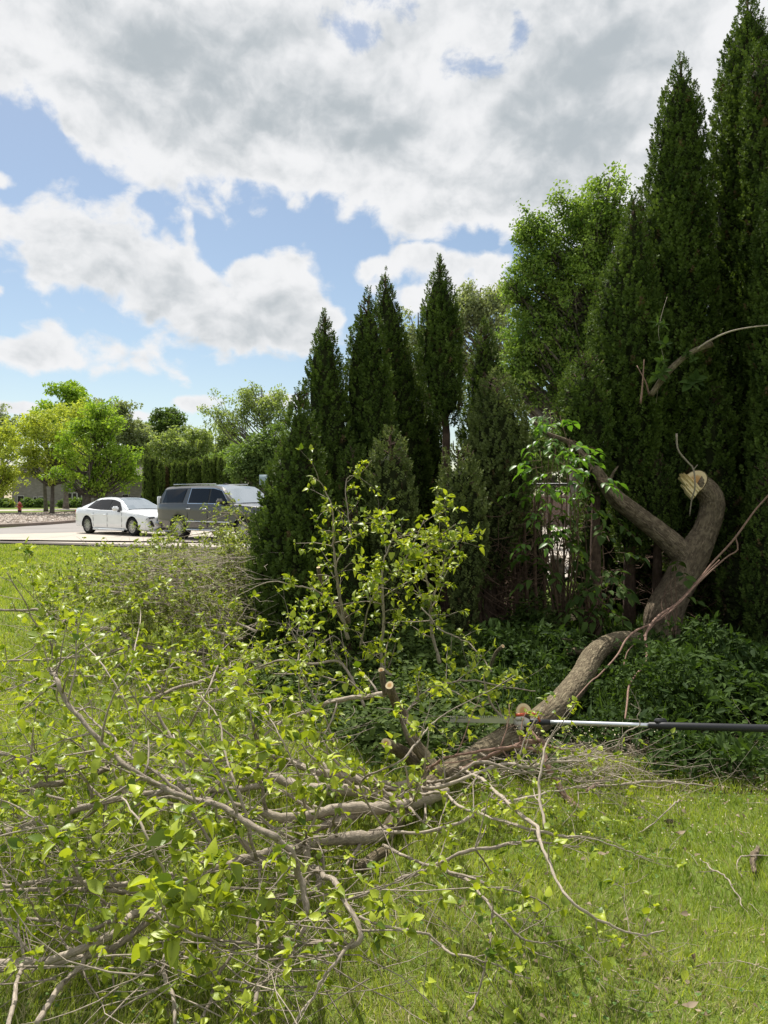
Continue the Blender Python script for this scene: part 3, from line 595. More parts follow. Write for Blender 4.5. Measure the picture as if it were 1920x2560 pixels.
thuja('dark arborvitae with blunt tip right behind the grey rounded one', LOWG, [(795, 1209, 4), (840, 1210, 26), (900, 1210, 38), (1000, 1215, 58), (1100, 1225, 75), (1200, 1235, 80), (1400, 1240, 60)], 9.0, 106)
thuja('grey green round topped arborvitae with dead brown lower twigs', LOWG, [(922, 1238, 12), (945, 1238, 38), (1000, 1242, 60), (1060, 1247, 76), (1130, 1252, 82), (1200, 1255, 80), (1280, 1248, 70), (1380, 1235, 50), (1460, 1225, 30)], 7.8, 107, mat='thuja_grey', bottom=False, size=.105, dens=.8, core=True)
thuja('small round topped arborvitae in front of the middle of the low hedge', LOWG, [(1064, 975, 10), (1090, 975, 35), (1140, 975, 52), (1200, 978, 60), (1280, 985, 62), (1350, 985, 55), (1430, 980, 45), (1560, 980, 40)], 6.9, 108, mat='thuja_grey', size=.105, dens=.8)  # paler spray colour stands in for sunlight on this small tree
thuja('small round topped arborvitae in front of the grey one', LOWG, [(1103, 1145, 10), (1130, 1145, 38), (1180, 1150, 56), (1250, 1155, 66), (1330, 1160, 68), (1400, 1160, 58), (1480, 1160, 40), (1560, 1160, 30)], 7.1, 109, mat='thuja_grey', size=.105, dens=.8)  # lightened by its colour, as if the sun reached its front
thuja('tiny arborvitae peeking over the leafy upright twigs', LOWG, [(1240, 873, 6), (1270, 873, 22), (1320, 873, 38), (1400, 870, 45), (1500, 868, 42), (1640, 868, 40)], 6.7, 110, size=.105, dens=.8)
thuja('dark arborvitae filling the gap left of the bare trunk', LOWG, [(950, 1045, 8), (1000, 1050, 40), (1120, 1055, 65), (1400, 1060, 80), (1600, 1060, 80)], 9.2, 111)
thuja('low arborvitae sprout beside the slim pointed one', LOWG, [(1100, 884, 8), (1120, 884, 25), (1170, 882, 38), (1240, 880, 40), (1400, 880, 40)], 7.5, 112, size=.105, dens=.8)
thuja('wide pointed arborvitae at the centre of the tall hedge', TALLG, [(143, 1695, 4.9), (185, 1695, 21.6), (260, 1692, 49.0), (350, 1688, 62.7), (500, 1682, 82.3), (650, 1680, 95.9), (800, 1680, 105.7), (1000, 1690, 105.7), (1200, 1690, 83.2), (1330, 1690, 58.8), (1420, 1690, 29.4)], 8.5, 120, bottom=False)
thuja('tallest arborvitae, its tip reaching the top edge of the photo', TALLG, [(-12, 1856, 9.2), (60, 1858, 34.6), (130, 1860, 59.9), (200, 1862, 78.3), (300, 1868, 99.1), (400, 1870, 112.9), (550, 1870, 122.1), (800, 1870, 124.4), (1000, 1870, 119.8), (1200, 1870, 103.7), (1400, 1870, 92.2), (1580, 1880, 69.1)], 8.8, 121)
thuja('narrow arborvitae overlapping the front of the tallest one', TALLG, [(122, 1880, 6.9), (180, 1886, 39.1), (300, 1898, 57.5), (500, 1908, 64.4), (700, 1915, 66.7), (900, 1915, 57.5)], 8.25, 122, bottom=False)
thuja('arborvitae cut by the right edge of the photo', TALLG, [(385, 1938, 10.4), (450, 1945, 49.4), (600, 1950, 67.6), (900, 1955, 78.0), (1200, 1958, 88.4), (1500, 1960, 93.6)], 7.7, 123)
thuja('shorter arborvitae with a thin sprout on its tip left of the wide one', TALLG, [(480, 1578, 4.0), (520, 1580, 17.8), (560, 1580, 31.5), (640, 1578, 54.2), (700, 1565, 67.1), (800, 1562, 88.7), (900, 1560, 96.6), (1000, 1562, 90.6), (1100, 1565, 76.9), (1250, 1572, 54.2), (1400, 1575, 34.5)], 8.1, 124, bottom=False)
thuja('dome shaped arborvitae at the left foot of the tall hedge', TALLG, [(880, 1462, 15), (920, 1458, 44), (980, 1455, 63), (1040, 1460, 68), (1110, 1466, 58), (1180, 1480, 40), (1230, 1490, 20)], 7.75, 125, bottom=False)
thuja('small conical arborvitae between the forks of the leaning trunk', TALLG, [(1129, 1640, 8), (1170, 1640, 35), (1230, 1640, 48), (1300, 1645, 48), (1360, 1645, 34)], 7.95, 126, bottom=False, size=.105, dens=.8)
thuja('low arborvitae at the lower right edge behind the vines', TALLG, [(1140, 1918, 10), (1180, 1922, 38), (1300, 1928, 58), (1450, 1930, 70), (1560, 1925, 60)], 7.3, 127, size=.105, dens=.8)
thuja('low arborvitae between the wide one and the broken limb', TALLG, [(960, 1770, 12), (1000, 1772, 45), (1080, 1775, 60), (1180, 1780, 55), (1300, 1830, 50), (1420, 1830, 40)], 8.2, 128, size=.14, bottom=False)
for i, (px, top, w, Y, lb) in enumerate([(1345, 1240, 26, 9.0, 'narrow dark arborvitae in the second row just left of the old stump'), (1290, 1150, 60, 9.5, 'dark old arborvitae behind the grey rounded one'), (1500, 1120, 70, 9.5, 'dark old arborvitae in the second row behind the dome shaped one'), (1610, 1000, 80, 9.7, 'dark old arborvitae in the second row behind the small conical one'), (1760, 1000, 80, 9.6, 'dark old arborvitae in the second row behind the right fork'), (1470, 1250, 38, 8.3, 'low ragged arborvitae just left of the leaning trunk'), (1850, 1330, 60, 7.9, 'low ragged arborvitae just right of the leaning trunk')]):
    thuja(lb, 'shaded back row of the hedge', [(top, px, 10), (top+60, px, w*.7), (top+150, px, w), (1450, px, w), (1600, px, w*.8)], Y, 140+i, dens=.5, core=True, size=.17)
# clipped hedge across the road
g0 = rng(9)
for i, (x, ty) in enumerate([(367, 1134), (381, 1136), (392, 1137), (403, 1148), (412, 1163), (424, 1152), (438, 1150), (450, 1153), (464, 1150), (480, 1144), (491, 1142), (503, 1149), (516, 1136), (528, 1144), (540, 1134), (553, 1138), (562, 1151), (573, 1156), (590, 1146)]):
    lbl = ['leftmost', 'second', 'third', 'fourth', '', 'sixth', 'seventh', 'eighth', 'ninth', 'tenth', 'eleventh', 'twelfth', 'thirteenth', 'fourteenth', 'fifteenth', 'sixteenth', 'seventeenth', 'eighteenth', 'rightmost'][i]; lbl = f'{lbl} dark green column arborvitae from the left in the row across the road' if 0 < i < 18 else f'{lbl} dark green column arborvitae of the row across the road'
    lbl = lbl if i != 4 else 'browning dead looking column arborvitae in the row across the road'
    thuja(lbl, 'column arborvitaes in the row across the road', [(ty, x, 2), (ty+8, x, 7), (ty+25, x, 9.5), (ty+60, x, 10.5), (1258, x, 10)], 85+(i % 3)*.6, 200+i, mat='thuja_far' if i != 4 else 'needle_brown', size=.42, dens=.75, core=True, temps=PLF, lump=.06, name='column_arborvitae')

# ------------------------------------------------------------------ vehicles
def paint(name, col, metal=0.0, rough=.3, flake=.06, coat=1.0):
    m, g, out = new_mat(name); co = g.n('ShaderNodeTexCoord').outputs['Object']; n = g.noise(co, 2.2, 5); d = g.noise(co, 60, 3)
    c = g.mix(g.m('MULTIPLY', g.ss(n, .4, .7), .25), col, tuple(q*.8+.01 for q in col)); b = bsdf(g, c, rough, .5, metal, coat=coat); b.inputs['Coat Roughness'].default_value = .04
    g.put(out.inputs[0], b.outputs[0]); return m
M['white'] = paint('white_paint', (.80, .82, .84)); M['grey'] = paint('grey_metallic_paint', (.06, .058, .055), .3, .34); M['blackpaint'] = paint('black_paint', (.015, .015, .018))
M['trim'] = mat_plain('black_plastic', (.012, .012, .013), .45); M['tyre'] = mat_plain('tyre_rubber', (.018, .018, .018), .85, .2); M['chrome'] = mat_plain('chrome', (.72, .73, .75), .12, .5, 1.0, var=.03)
M['rim'] = mat_plain('machined_alloy', (.55, .55, .57), .25, .5, 1.0, var=.1); M['rimdark'] = mat_plain('dark_alloy', (.05, .05, .055), .4, .5, .6)
def mat_glass(name, col, refl):
    m, g, out = new_mat(name); b = bsdf(g, col, .08, .22); gl = g.n('ShaderNodeBsdfGlossy'); gl.inputs['Roughness'].default_value = .03; gl.inputs[0].default_value = (.9, .95, 1, 1)
    ms = g.n('ShaderNodeMixShader'); ms.inputs[0].default_value = refl; g.put(ms.inputs[1], b.outputs[0]); g.put(ms.inputs[2], gl.outputs[0]); g.put(out.inputs[0], ms.outputs[0]); return m
M['glass'] = mat_glass('tinted_glass', (.006, .006, .007), .015); M['screen'] = mat_glass('windscreen_glass', (.06, .09, .10), .55)
M['lamp'] = mat_plain('lamp_lens', (.5, .52, .55), .12, .6); M['lampdark'] = mat_plain('dark_lamp_lens', (.05, .05, .06), .1, .8); M['redlens'] = mat_plain('red_lens', (.3, .01, .01), .15, .6)

def loft(secs, closed_ends=True):
    """secs: list of rings (each list of (x,y,z)), same length, half profile mirrored; returns verts, faces"""
    n = len(secs[0]); V = np.array(secs).reshape(-1, 3); Q = []
    for i in range(len(secs)-1):
        for j in range(n-1): Q.append((i*n+j, i*n+j+1, (i+1)*n+j+1, (i+1)*n+j))
    return V, np.array(Q)

def wheel(t, x, y, r, w, style, side):
    kind_r = style > 10
    """side -1: the outer face looks to -y"""
    root = MB(); prof = [(r*.66, -w/2+.01), (r*.80, -w/2), (r*.93, -w/2+.012), (r*.99, -w/2+.04), (r, -w/4), (r, w/4), (r*.99, w/2-.04), (r*.93, w/2-.012), (r*.80, w/2), (r*.66, w/2-.01)]
    S = 36; A = np.arange(S)*2*np.pi/S; V = np.array([[(x+a*math.cos(q), y+b, r+a*math.sin(q)) for q in A] for a, b in prof]).reshape(-1, 3)
    i = np.arange(len(prof)-1)[:, None]*S; j = np.arange(S)[None]; k = (j+1) % S; root.add(V, np.stack([i+j, i+k, i+S+k, i+S+j], -1).reshape(-1, 4), .5)
    wh = root.build('wheel', M['tyre'], t)
    rim = MB(); ys = y+side*(w/2-.012); yb = y+side*(w/2-.07)
    def ringd(r0, r1, y0, y1, mb):
        V = np.array([[(x+a*math.cos(q), b, r+a*math.sin(q)) for q in A] for a, b in ((r0, y0), (r1, y1))]).reshape(-1, 3); mb.add(V, np.stack([np.arange(S), (np.arange(S)+1) % S, (np.arange(S)+1) % S+S, np.arange(S)+S], -1))
    ringd(r*.69, r*.63, ys, ys, rim); ringd(r*.63, r*.60, ys, yb, rim); ringd(r*.09, .001, ys-side*.01, ys-side*.012, rim)
    ns = style; 
    for q in range(ns):
        a0 = 2*np.pi*q/ns
        for da in (-.10, .10) if ns < 9 else (-.075, .075):
            a, b = a0+da*.8, a0+da*1.9; hw = (.0095 if kind_r else .011); p0 = np.array([math.cos(a)*r*.07, math.sin(a)*r*.07]); p1 = np.array([math.cos(b)*r*.64, math.sin(b)*r*.64]); nn = np.array([-(p1-p0)[1], (p1-p0)[0]]); nn = nn/np.linalg.norm(nn)*hw
            c = [(p0-nn*1.2), (p0+nn*1.2), (p1+nn), (p1-nn)]; V = [(x+u, ys-side*.006, r+v) for u, v in c]+[(x+u, yb, r+v) for u, v in c]
            rim.add(V, np.array([(0, 1, 2, 3), (0, 1, 5, 4), (1, 2, 6, 5), (2, 3, 7, 6), (3, 0, 4, 7)]))
    rim.build('rim', M['rim'], wh, smooth=False)
    bk = MB(); ringd(r*.62, .001, yb-side*.02, yb-side*.02, bk); bk.build('brake_disc', M['rimdark'], wh)

def boxv(a, b): 
    x0, y0, z0 = a; x1, y1, z1 = b
    return np.array([(x0, y0, z0), (x1, y0, z0), (x1, y1, z0), (x0, y1, z0), (x0, y0, z1), (x1, y0, z1), (x1, y1, z1), (x0, y1, z1)]), np.array([(0, 3, 2, 1), (4, 5, 6, 7), (0, 1, 5, 4), (1, 2, 6, 5), (2, 3, 7, 6), (3, 0, 4, 7)])
def bevbox(name, a, b, mat, parent, bev=.01, seg=2):
    bm = bmesh.new(); V, Fc = boxv(a, b); vs = [bm.verts.new(v) for v in V]; [bm.faces.new([vs[i] for i in f]) for f in Fc]; bmesh.ops.recalc_face_normals(bm, faces=bm.faces[:])
    if bev: bmesh.ops.bevel(bm, geom=bm.edges[:], offset=bev, segments=seg, affect='EDGES')
    me = bpy.data.meshes.new(name); bm.to_mesh(me); bm.free(); me.materials.append(mat); o = bpy.data.objects.new(name, me); COL.objects.link(o)
    if parent: o.parent = parent
    for p in me.polygons: p.use_smooth = True
    return o
def polyslab(name, pts, off, mat, parent, mirror=False):
    """flat polygon given by 3-D points, thickened by the vector off"""
    V = np.array(pts, float); n = len(V); W = np.concatenate([V, V+np.array(off)]); mb = MB(); i = np.arange(n); mb.add(W, [i[::-1][None], (i+n)[None], np.stack([i, (i+1) % n, (i+1) % n+n, i+n], -1)]); return mb.build(name, mat, parent, smooth=False)

def car(name, label, loc, rz, kind):
    t = empty(name, loc, label, 'car', rz=rz, absolute=False)
    if kind == 'suv':
        pm, W, wr, wb, ww = M['grey'], 1.02, .41, (1.72, -1.58), .29; gc = .33
        st = [2.78, 2.74, 2.60, 2.35, 2.1, 1.72, 1.4, 1.15, .6, 0, -.6, -1.1, -1.58, -2.0, -2.4, -2.66, -2.80, -2.86]
        zt = [.98, 1.10, 1.17, 1.20, 1.22, 1.24, 1.26, 1.28]+[1.28]*10                                     # centre height
        zs = [.93, 1.04, 1.11, 1.15, 1.17, 1.19, 1.21, 1.23]+[1.24]*10                                      # shoulder
        hw = [.82, .90, .97, 1.0, 1.01, 1.02, 1.02, 1.015]+[1.01]*7+[.99, .96, .90]
        zb = [.50, .42, .36, .34, .33, .33, .33, .33]+[.33]*6+[.36, .40, .46, .52]
        roof = [(1.22, 1.27, .90), (.98, 1.46, .86), (.62, 1.74, .80), (.42, 1.83, .785), (.1, 1.875, .78), (-.8, 1.885, .78), (-1.8, 1.87, .775), (-2.35, 1.84, .77), (-2.55, 1.81, .765), (-2.74, 1.5, .82), (-2.82, 1.27, .86)]
        nF, nR = 3, 8; belt_w = .965
    else:
        pm, W, wr, wb, ww = M['white'], .94, .35, (1.58, -1.52), .245; gc = .2
        st = [2.52, 2.49, 2.38, 2.2, 1.95, 1.58, 1.25, 1.05, .6, 0, -.6, -1.1, -1.52, -1.9, -2.25, -2.48, -2.58, -2.62]
        zt = [.62, .72, .81, .86, .90, .95, .99, 1.01, 1.0, 1.0, 1.0, 1.03, 1.06, 1.08, 1.09, 1.08, 1.02, .95]
        zs = [.60, .67, .75, .80, .83, .87, .90, .92, .93, .94, .95, .96, .98, .99, .985, .96, .93, .88]
        hw = [.66, .76, .86, .90, .92, .935, .94, .94, .94, .94, .94, .94, .94, .93, .90, .86, .80, .74]
        zb = [.26, .23, .21, .20, .20, .20]+[.19]*7+[.20, .22, .26, .30, .34]
        roof = [(1.12, 1.00, .80), (.85, 1.15, .74), (.45, 1.34, .64), (.18, 1.425, .60), (-.25, 1.46, .585), (-.8, 1.455, .58), (-1.2, 1.42, .57), (-1.45, 1.36, .56), (-1.85, 1.22, .60), (-2.15, 1.11, .66)]
        nF, nR = 3, 7; belt_w = .885
    # body shell
    secs = []
    for x, a, s, h, b in zip(st, zt, zs, hw, zb):
        ring = [(0, b), (h*.80, b), (h*.93, b+.03), (h*.985, b+.13), (h, b+(s-b)*.38), (h*.985, b+(s-b)*.50), (h*1.0, b+(s-b)*.74), (h*.985, b+(s-b)*.88), (h*.955, s), (h*.90, s+(a-s)*.5), (h*.62, a-.01), (h*.3, a), (0, a)]
        full = [(x, -y, z) for y, z in ring]+[(x, y, z) for y, z in ring[::-1][1:-1]]; secs.append(full)
    V = np.array(secs); n = V.shape[1]; bm = bmesh.new(); vs = [[bm.verts.new(p) for p in s] for s in V]
    for i in range(len(V)-1):
        for j in range(n): bm.faces.new([vs[i][j], vs[i][(j+1) % n], vs[i+1][(j+1) % n], vs[i+1][j]])
    bm.faces.new(vs[0][::-1]); bm.faces.new(vs[-1]); bmesh.ops.recalc_face_normals(bm, faces=bm.faces[:])
    me = bpy.data.meshes.new('body'); bm.to_mesh(me); bm.free(); body = bpy.data.objects.new('body', me); COL.objects.link(body)
    cutters = []
    for x in wb:
        for s in (-1, 1):
            bm = bmesh.new(); bmesh.ops.create_cone(bm, cap_ends=True, segments=40, radius1=wr*1.13, radius2=wr*1.13, depth=.42, matrix=Matrix.Translation((x, s*(W-.12), wr)) @ Matrix.Rotation(math.pi/2, 4, 'X'))
            m2 = bpy.data.meshes.new('cut'); bm.to_mesh(m2); bm.free(); c = bpy.data.objects.new('cut', m2); COL.objects.link(c); cutters.append(c)
            md = body.modifiers.new('b', 'BOOLEAN'); md.object = c; md.operation = 'DIFFERENCE'; md.solver = 'EXACT'
    dg = bpy.context.evaluated_depsgraph_get(); me2 = bpy.data.meshes.new_from_object(body.evaluated_get(dg)); body.modifiers.clear(); body.data = me2
    for c in cutters: bpy.data.objects.remove(c)
    me2.materials.clear(); me2.materials.append(pm)
    for p in me2.polygons: p.use_smooth = True
    try: me2.set_sharp_from_angle(angle=R(32))
    except Exception: pass
    body.parent = t
    # cabin: pillars and roof, with the panes cut out of the loft and made parts of their own
    def zbelt(x): return float(np.interp(-x, [-q for q in st], zs))-.02
    rows = []; 
    for (x, z, w) in roof:
        bz = min(zbelt(x), z-.005); rows.append([(x, -belt_w*np.interp(x, [-2.9, -2.2, 1.0, 1.3], [.90, .98, 1, .96]), bz), (x, -(w+.035), bz+(z-bz)*.86), (x, -w*.93, z-.008), (x, -w*.5, z+.018), (x, 0, z+.024), (x, w*.5, z+.018), (x, w*.93, z-.008), (x, w+.035, bz+(z-bz)*.86), (x, belt_w*np.interp(x, [-2.9, -2.2, 1.0, 1.3], [.90, .98, 1, .96]), bz)])
    V, Q = loft(rows); cab = MB(); scr = MB(); rear = MB(); nr = len(rows[0])-1
    for i in range(len(rows)-1):
        for j in range(nr):
            q = Q[i*nr+j]; top = 2 <= j <= 5
            (scr if top and i < nF else rear if top and i >= nR else cab).add(V[q], np.array([[0, 1, 2, 3]]))
    cab.build('roof', pm, t, smooth=False); scr.build('windscreen', M['screen'], t, smooth=True); rear.build('rear_window', M['glass'], t)
    # side glass lies just proud of the cabin side
    def side_pt(x, f, s, out=.006):
        xs = [-r[0][0] for r in rows]; lo = np.array([np.interp(-x, xs, [r[0][k] for r in rows]) for k in range(3)]); hi = np.array([np.interp(-x, xs, [r[1][k] for r in rows]) for k in range(3)])
        p = lo*(1-f)+hi*f; p[0] = x; p[1] = (p[1]-out); return (p[0], -s*p[1] if s > 0 else p[1], p[2])
    def pane(nm, xs_lo, xs_hi, s, mat, f0=.10, f1=.97, out=.006, inset=0):
        a = [side_pt(x, f0, s, out) for x in np.linspace(xs_lo[0], xs_lo[1], 5)]; b = [side_pt(x, f1, s, out) for x in np.linspace(xs_hi[1], xs_hi[0], 5)]
        return polyslab(nm, a+b, (0, s*.004, 0), mat, t)
    if kind == 'suv': panes = [((.98, .02), (.52, .02)), ((-.06, -1.06), (-.06, -1.0)), ((-1.42, -2.58), (-1.28, -2.44))]; frame = [((1.06, -1.14), (.56, -1.06))]
    else: panes = [((.86, -.02), (.40, -.02)), ((-.10, -.95), (-.10, -.90)), ((-1.0, -1.62), (-.95, -1.28))]; frame = [((.94, -1.74), (.46, -1.34))]
    for s in (-1, 1):
        for a, b in frame: pane('window_surround', a, b, s, M['chrome'] if kind == 'suv' else M['trim'], .04, 1.0, .002)
        for a, b in frame: pane('window_frame', (a[0]-.02, a[1]+.03), (b[0]-.02, b[1]+.03), s, M['trim'], .08, .965, .005)
        for a, b in panes: pane('side_window', a, b, s, M['glass'], .11, .94, .009)
        y = s*W
        def yb(z, x): return s*(float(np.interp(-x, [-q for q in st], hw))*.995)
        # door seams, handles, mirror
        H0 = gc+.12; H1 = zbelt(0)+.0
        for x in ((.95, -.03, -1.08) if kind == 'suv' else (.93, -.06, -1.05)):
            bevbox('door_seam', (x-.006, yb(0, x)-.004, H0), (x+.006, yb(0, x)+.004, H1-.06), M['trim'], t, 0)
        for x in ((-.14, -1.0) if kind == 'suv' else (-.18, -1.02)):
            zz = H1-.15; bevbox('door_handle', (x-.11, y-.02, zz-.02), (x+.11, y+.025, zz+.02), M['chrome'] if kind == 'suv' else pm, t, .008)
        mz = H1+.10; mx = .80 if kind == 'suv' else .74; m = bevbox('wing_mirror', (mx-.09, y-.02, mz-.08), (mx+.09, y+s*.26, mz+.10), pm, t, .05, 3); bevbox('mirror_stalk', (mx-.04, y-s*.08, mz-.12), (mx+.04, y+s*.05, mz-.06), M['trim'], m, .01)
        if kind == 'suv':
            bevbox('side_moulding', (-1.08, y-.012, .62), (1.10, y+.012, .66), M['chrome'], t, .004); bevbox('running_board', (-1.08, s*.90, .33), (1.2, s*1.06, .38), M['chrome'], t, .012)
            bevbox('roof_rail', (-2.2, s*.70, 1.90), (.1, s*.73, 1.93), M['chrome'], t, .01); bevbox('tail_light', (-2.86, s*.80, .90), (-2.76, s*.935, 1.5), M['lamp'], t, .02)
            bevbox('headlight', (2.55, s*.58, .84), (2.80, s*.96, 1.06), M['lamp'], t, .03); bevbox('bumper_end', (-2.90, s*.62, .42), (-2.5, s*1.012, .62), pm, t, .04)
        else:
            bevbox('side_sill', (-1.05, y-.02, .17), (1.1, y+.006, .25), pm, t, .015)
            polyslab('headlight', [(2.37, s*.885, .60), (2.46, s*.80, .72), (2.50, s*.56, .735), (2.505, s*.56, .68), (2.47, s*.80, .655)], (.035, s*.02, .004), M['lampdark'], t)
            polyslab('daylight_strip', [(2.43, s*.868, .70), (2.475, s*.80, .70), (2.50, s*.72, .38), (2.475, s*.76, .36)], (.04, s*.03, 0), M['lamp'], t)
            polyslab('air_intake', [(2.47, s*.77, .58), (2.52, s*.70, .60), (2.545, s*.62, .44), (2.53, s*.60, .36), (2.49, s*.74, .38)], (.025, s*.012, 0), M['trim'], t)
            bevbox('tail_light', (-2.62, s*.68, .62), (-2.50, s*.80, .95), M['redlens'], t, .02)
        for x in wb:
            lin = MB(); S = 24; A = np.linspace(-.15, math.pi+.15, S); rr = wr*1.10
            V = np.array([[(x+rr*math.cos(a), yy, wr+rr*math.sin(a)) for a in A] for yy in (s*(W-.02), s*(W-.33))]).reshape(-1, 3); j = np.arange(S-1); lin.add(V, np.stack([j, j+1, j+1+S, j+S], -1))
            V2 = np.array([[(x+rr*math.cos(a)*k, s*(W-.33), wr+rr*math.sin(a)*k) for a in A] for k in (1, .01)]).reshape(-1, 3); lin.add(V2, np.stack([j, j+1, j+1+S, j+S], -1)); lin.build('wheel_arch', M['trim'], t)
            wheel(t, x, s*(W-ww/2-.015), wr, ww, 11 if kind == 'suv' else 10, s)
    if kind == 'suv':
        polyslab('grille', [(2.785, -.52, .62), (2.785, .52, .62), (2.79, .60, 1.05), (2.79, -.60, 1.05)], (.03, 0, 0), M['trim'], t)
        for z in (.7, .8, .9, 1.0): bevbox('grille_bar', (2.80, -.54, z), (2.84, .54, z+.03), M['chrome'], t, .006)
        bevbox('licence_plate', (-2.90, -.26, .78), (-2.875, .26, .92), M['lamp'], t, .004); bevbox('roof_aerial', (-.35, -.05, 1.905), (-.1, .05, 1.95), M['trim'], t, .02)
    else:
        polyslab('grille', [(2.535, -.30, .36), (2.535, .30, .36), (2.535, .50, .60), (2.535, .46, .69), (2.535, -.46, .69), (2.535, -.50, .60)], (.03, 0, 0), M['trim'], t)
        polyslab('lower_intake', [(2.515, -.60, .22), (2.515, .60, .22), (2.53, .40, .33), (2.53, -.40, .33)], (.04, 0, 0), M['trim'], t); bevbox('front_splitter', (2.30, -.80, .17), (2.60, .80, .20), M['chrome'], t, .01)
        bevbox('sunroof', (-.9, -.42, 1.475), (.05, .42, 1.492), M['glass'], t, .008); bevbox('roof_aerial', (-1.25, -.03, 1.43), (-1.1, .03, 1.49), pm, t, .015)
    return t
suv_r = G(452, 1347)                                     # rear near wheel on the ground
def place(kind, px, py, ang, wx, W):
    q = G(px, py, .02); a = R(-ang); # local point (wx, -W) must land on q
    lx, ly = wx, -W; return (q[0]-(lx*math.cos(a)-ly*math.sin(a)), q[1]-(lx*math.sin(a)+ly*math.cos(a)), .02), a
l, a = place('suv', 452, 1348, 37.5, -1.58, .88); car('sport_utility_vehicle', 'large dark grey sport utility vehicle with chrome window trim parked on the drive', l, a, 'suv')
l, a = place('sedan', 223, 1333.8, 38.3, -1.52, .82); car('sedan', 'white four door sedan with black grille parked beside the dark grey vehicle', l, a, 'sedan')
l, a = place('sedan', 455, 1325, 30, -1.0, .8)
bc = car('sedan', 'black car mostly hidden behind the white sedan and the dark grey vehicle', (l[0], l[1]+5.5, .02), a, 'sedan')
for o in bc.children:
    if o.name.split('.')[0] in ('body', 'roof'): o.data.materials[0] = M['blackpaint']
    if o.name.split('.')[0] == 'tail_light': bpy.data.objects.remove(o)

# ------------------------------------------------------------------ hydrant, house, sign, fence
def hydrant():
    b = G(49, 1285); t = empty('fire_hydrant', (b[0], b[1], 0), 'red fire hydrant with dark base at the edge of the stone bed', 'hydrant', absolute=False); t.scale = (1.25, 1.25, 1.25)
    m = paint('hydrant_red', (.42, .03, .025), 0, .4)
    def lathe(name, prof, mat, par, ax=2, org=(0, 0, 0)):
        S = 20; A = np.arange(S)*2*np.pi/S; mb = MB(); V = []
        for r, h in prof:
            for q in A:
                p = [r*math.cos(q), r*math.sin(q), h]
                if ax == 0: p = [p[2], p[0], p[1]]
                if ax == 1: p = [p[0], p[2], p[1]]
                V.append(np.array(p)+org)
        i = np.arange(len(prof)-1)[:, None]*S; j = np.arange(S)[None]; k = (j+1) % S; mb.add(V, [np.stack([i+j, i+k, i+S+k, i+S+j], -1).reshape(-1, 4), np.arange(S)[::-1][None], (np.arange(S)+(len(prof)-1)*S)[None]]); return mb.build(name, mat, par)
    lathe('base', [(.17, 0), (.17, .04), (.12, .05), (.12, .26)], M['trim'], t); br = lathe('barrel', [(.15, .26), (.15, .30), (.115, .31), (.11, .62), (.15, .63), (.15, .66)], m, t)
    lathe('bonnet', [(.15, .66), (.13, .74), (.07, .80), (.035, .82), (.035, .87)], m, t)
    for s in (-1, 1): lathe('nozzle', [(.06, s*.10), (.06, s*.19), (.045, s*.19), (.02, s*.22)], m, t, 0, (0, 0, .52))
    lathe('nozzle', [(.08, -.10), (.08, -.18), (.04, -.21)], m, t, 1, (0, 0, .46))
hydrant()

def house():
    Y = 118; s = Y/F
    def X(px): return (px-960)*s
    def Z(py): return CH-(py-HZ)*s
    t = empty('house', (X(120), Y, 0), 'grey stone house with white framed windows half hidden behind the maples', 'house', absolute=True)
    mb = MB(); 
    for a, b, y0, y1, h in ((30, 235, Y, Y+14, 5.2), (235, 372, Y+3, Y+14, 4.6), (372, 392, Y-1, Y+14, 6.6)):
        V, Fc = boxv((X(a), y0, -.2), (X(b), y1, h)); mb.add(V, Fc)
    mb.build('wall', M['housestone'], t, smooth=False)
    rf = MB()
    for a, b, y0, y1, h, r in ((24, 240, Y-.8, Y+15, 5.2, 9.0), (236, 398, Y+2, Y+15, 4.7, 7.6)):
        V = np.array([(X(a), y0, h), (X(b), y0, h), (X(b), y1, h), (X(a), y1, h), (X(a)+3, (y0+y1)/2, r), (X(b)-3, (y0+y1)/2, r)]); rf.add(V, [np.array([(0, 1, 5, 4), (2, 3, 4, 5), (0, 3, 2, 1)]), np.array([(0, 4, 3), (1, 2, 5)])])
    rf.build('roof', mat_slab('roof_shingle', (.07, .06, .055), (.12, .1, .09), None, 4), t, smooth=False)
    wm = mat_plain('white_frame', (.62, .6, .56), .6)
    for (a, b, c, d, dy) in ((85, 92, 1243, 1255, 0), (97, 110, 1243, 1258, 0), (171, 180, 1233, 1252, 0), (183, 192, 1233, 1252, 0), (195, 204, 1233, 1252, 0), (336, 346, 1236, 1256, 3), (45, 60, 1240, 1256, 0), (290, 305, 1236, 1254, 3)):
        f = MB(); y = Y+dy
        for (u0, u1, w0, w1) in ((a-1, b+1, c-1.2, c), (a-1, b+1, d, d+1.2), (a-1, a, c, d), (b, b+1, c, d)):
            V, Fc = boxv((X(u0), y-.12, Z(w1)), (X(u1), y+.02, Z(w0))); f.add(V, Fc)
        o = f.build('window', wm, t, smooth=False); p = MB(); V, Fc = boxv((X(a), y-.05, Z(d)), (X(b), y+.01, Z(c))); p.add(V, Fc); p.build('pane', M['glass'], o, smooth=False)
house()
g = rng(77)
for i, (px, rx, lb) in enumerate([(70, 16, 'low clipped shrub under the left house windows'), (100, 18, 'low clipped shrub at the middle of the house front'), (165, 16, 'dark shrub under the white framed house windows'), (192, 15, 'dark shrub beside the double trunk of the bright maple'), (10, 22, 'dark shrub at the left edge beyond the hydrant')]):
    leafy_tree('shrub', lb, 'shrubs along the house front', px, 105, blobs=[(px, 1259, rx, 9), (px-6, 1261, rx*.7, 7)], n_tips=22, leaves=2600, lsize=.28, mat='far3', trunk_r=.08, seed=300+i, spread=.35, cat='shrub')

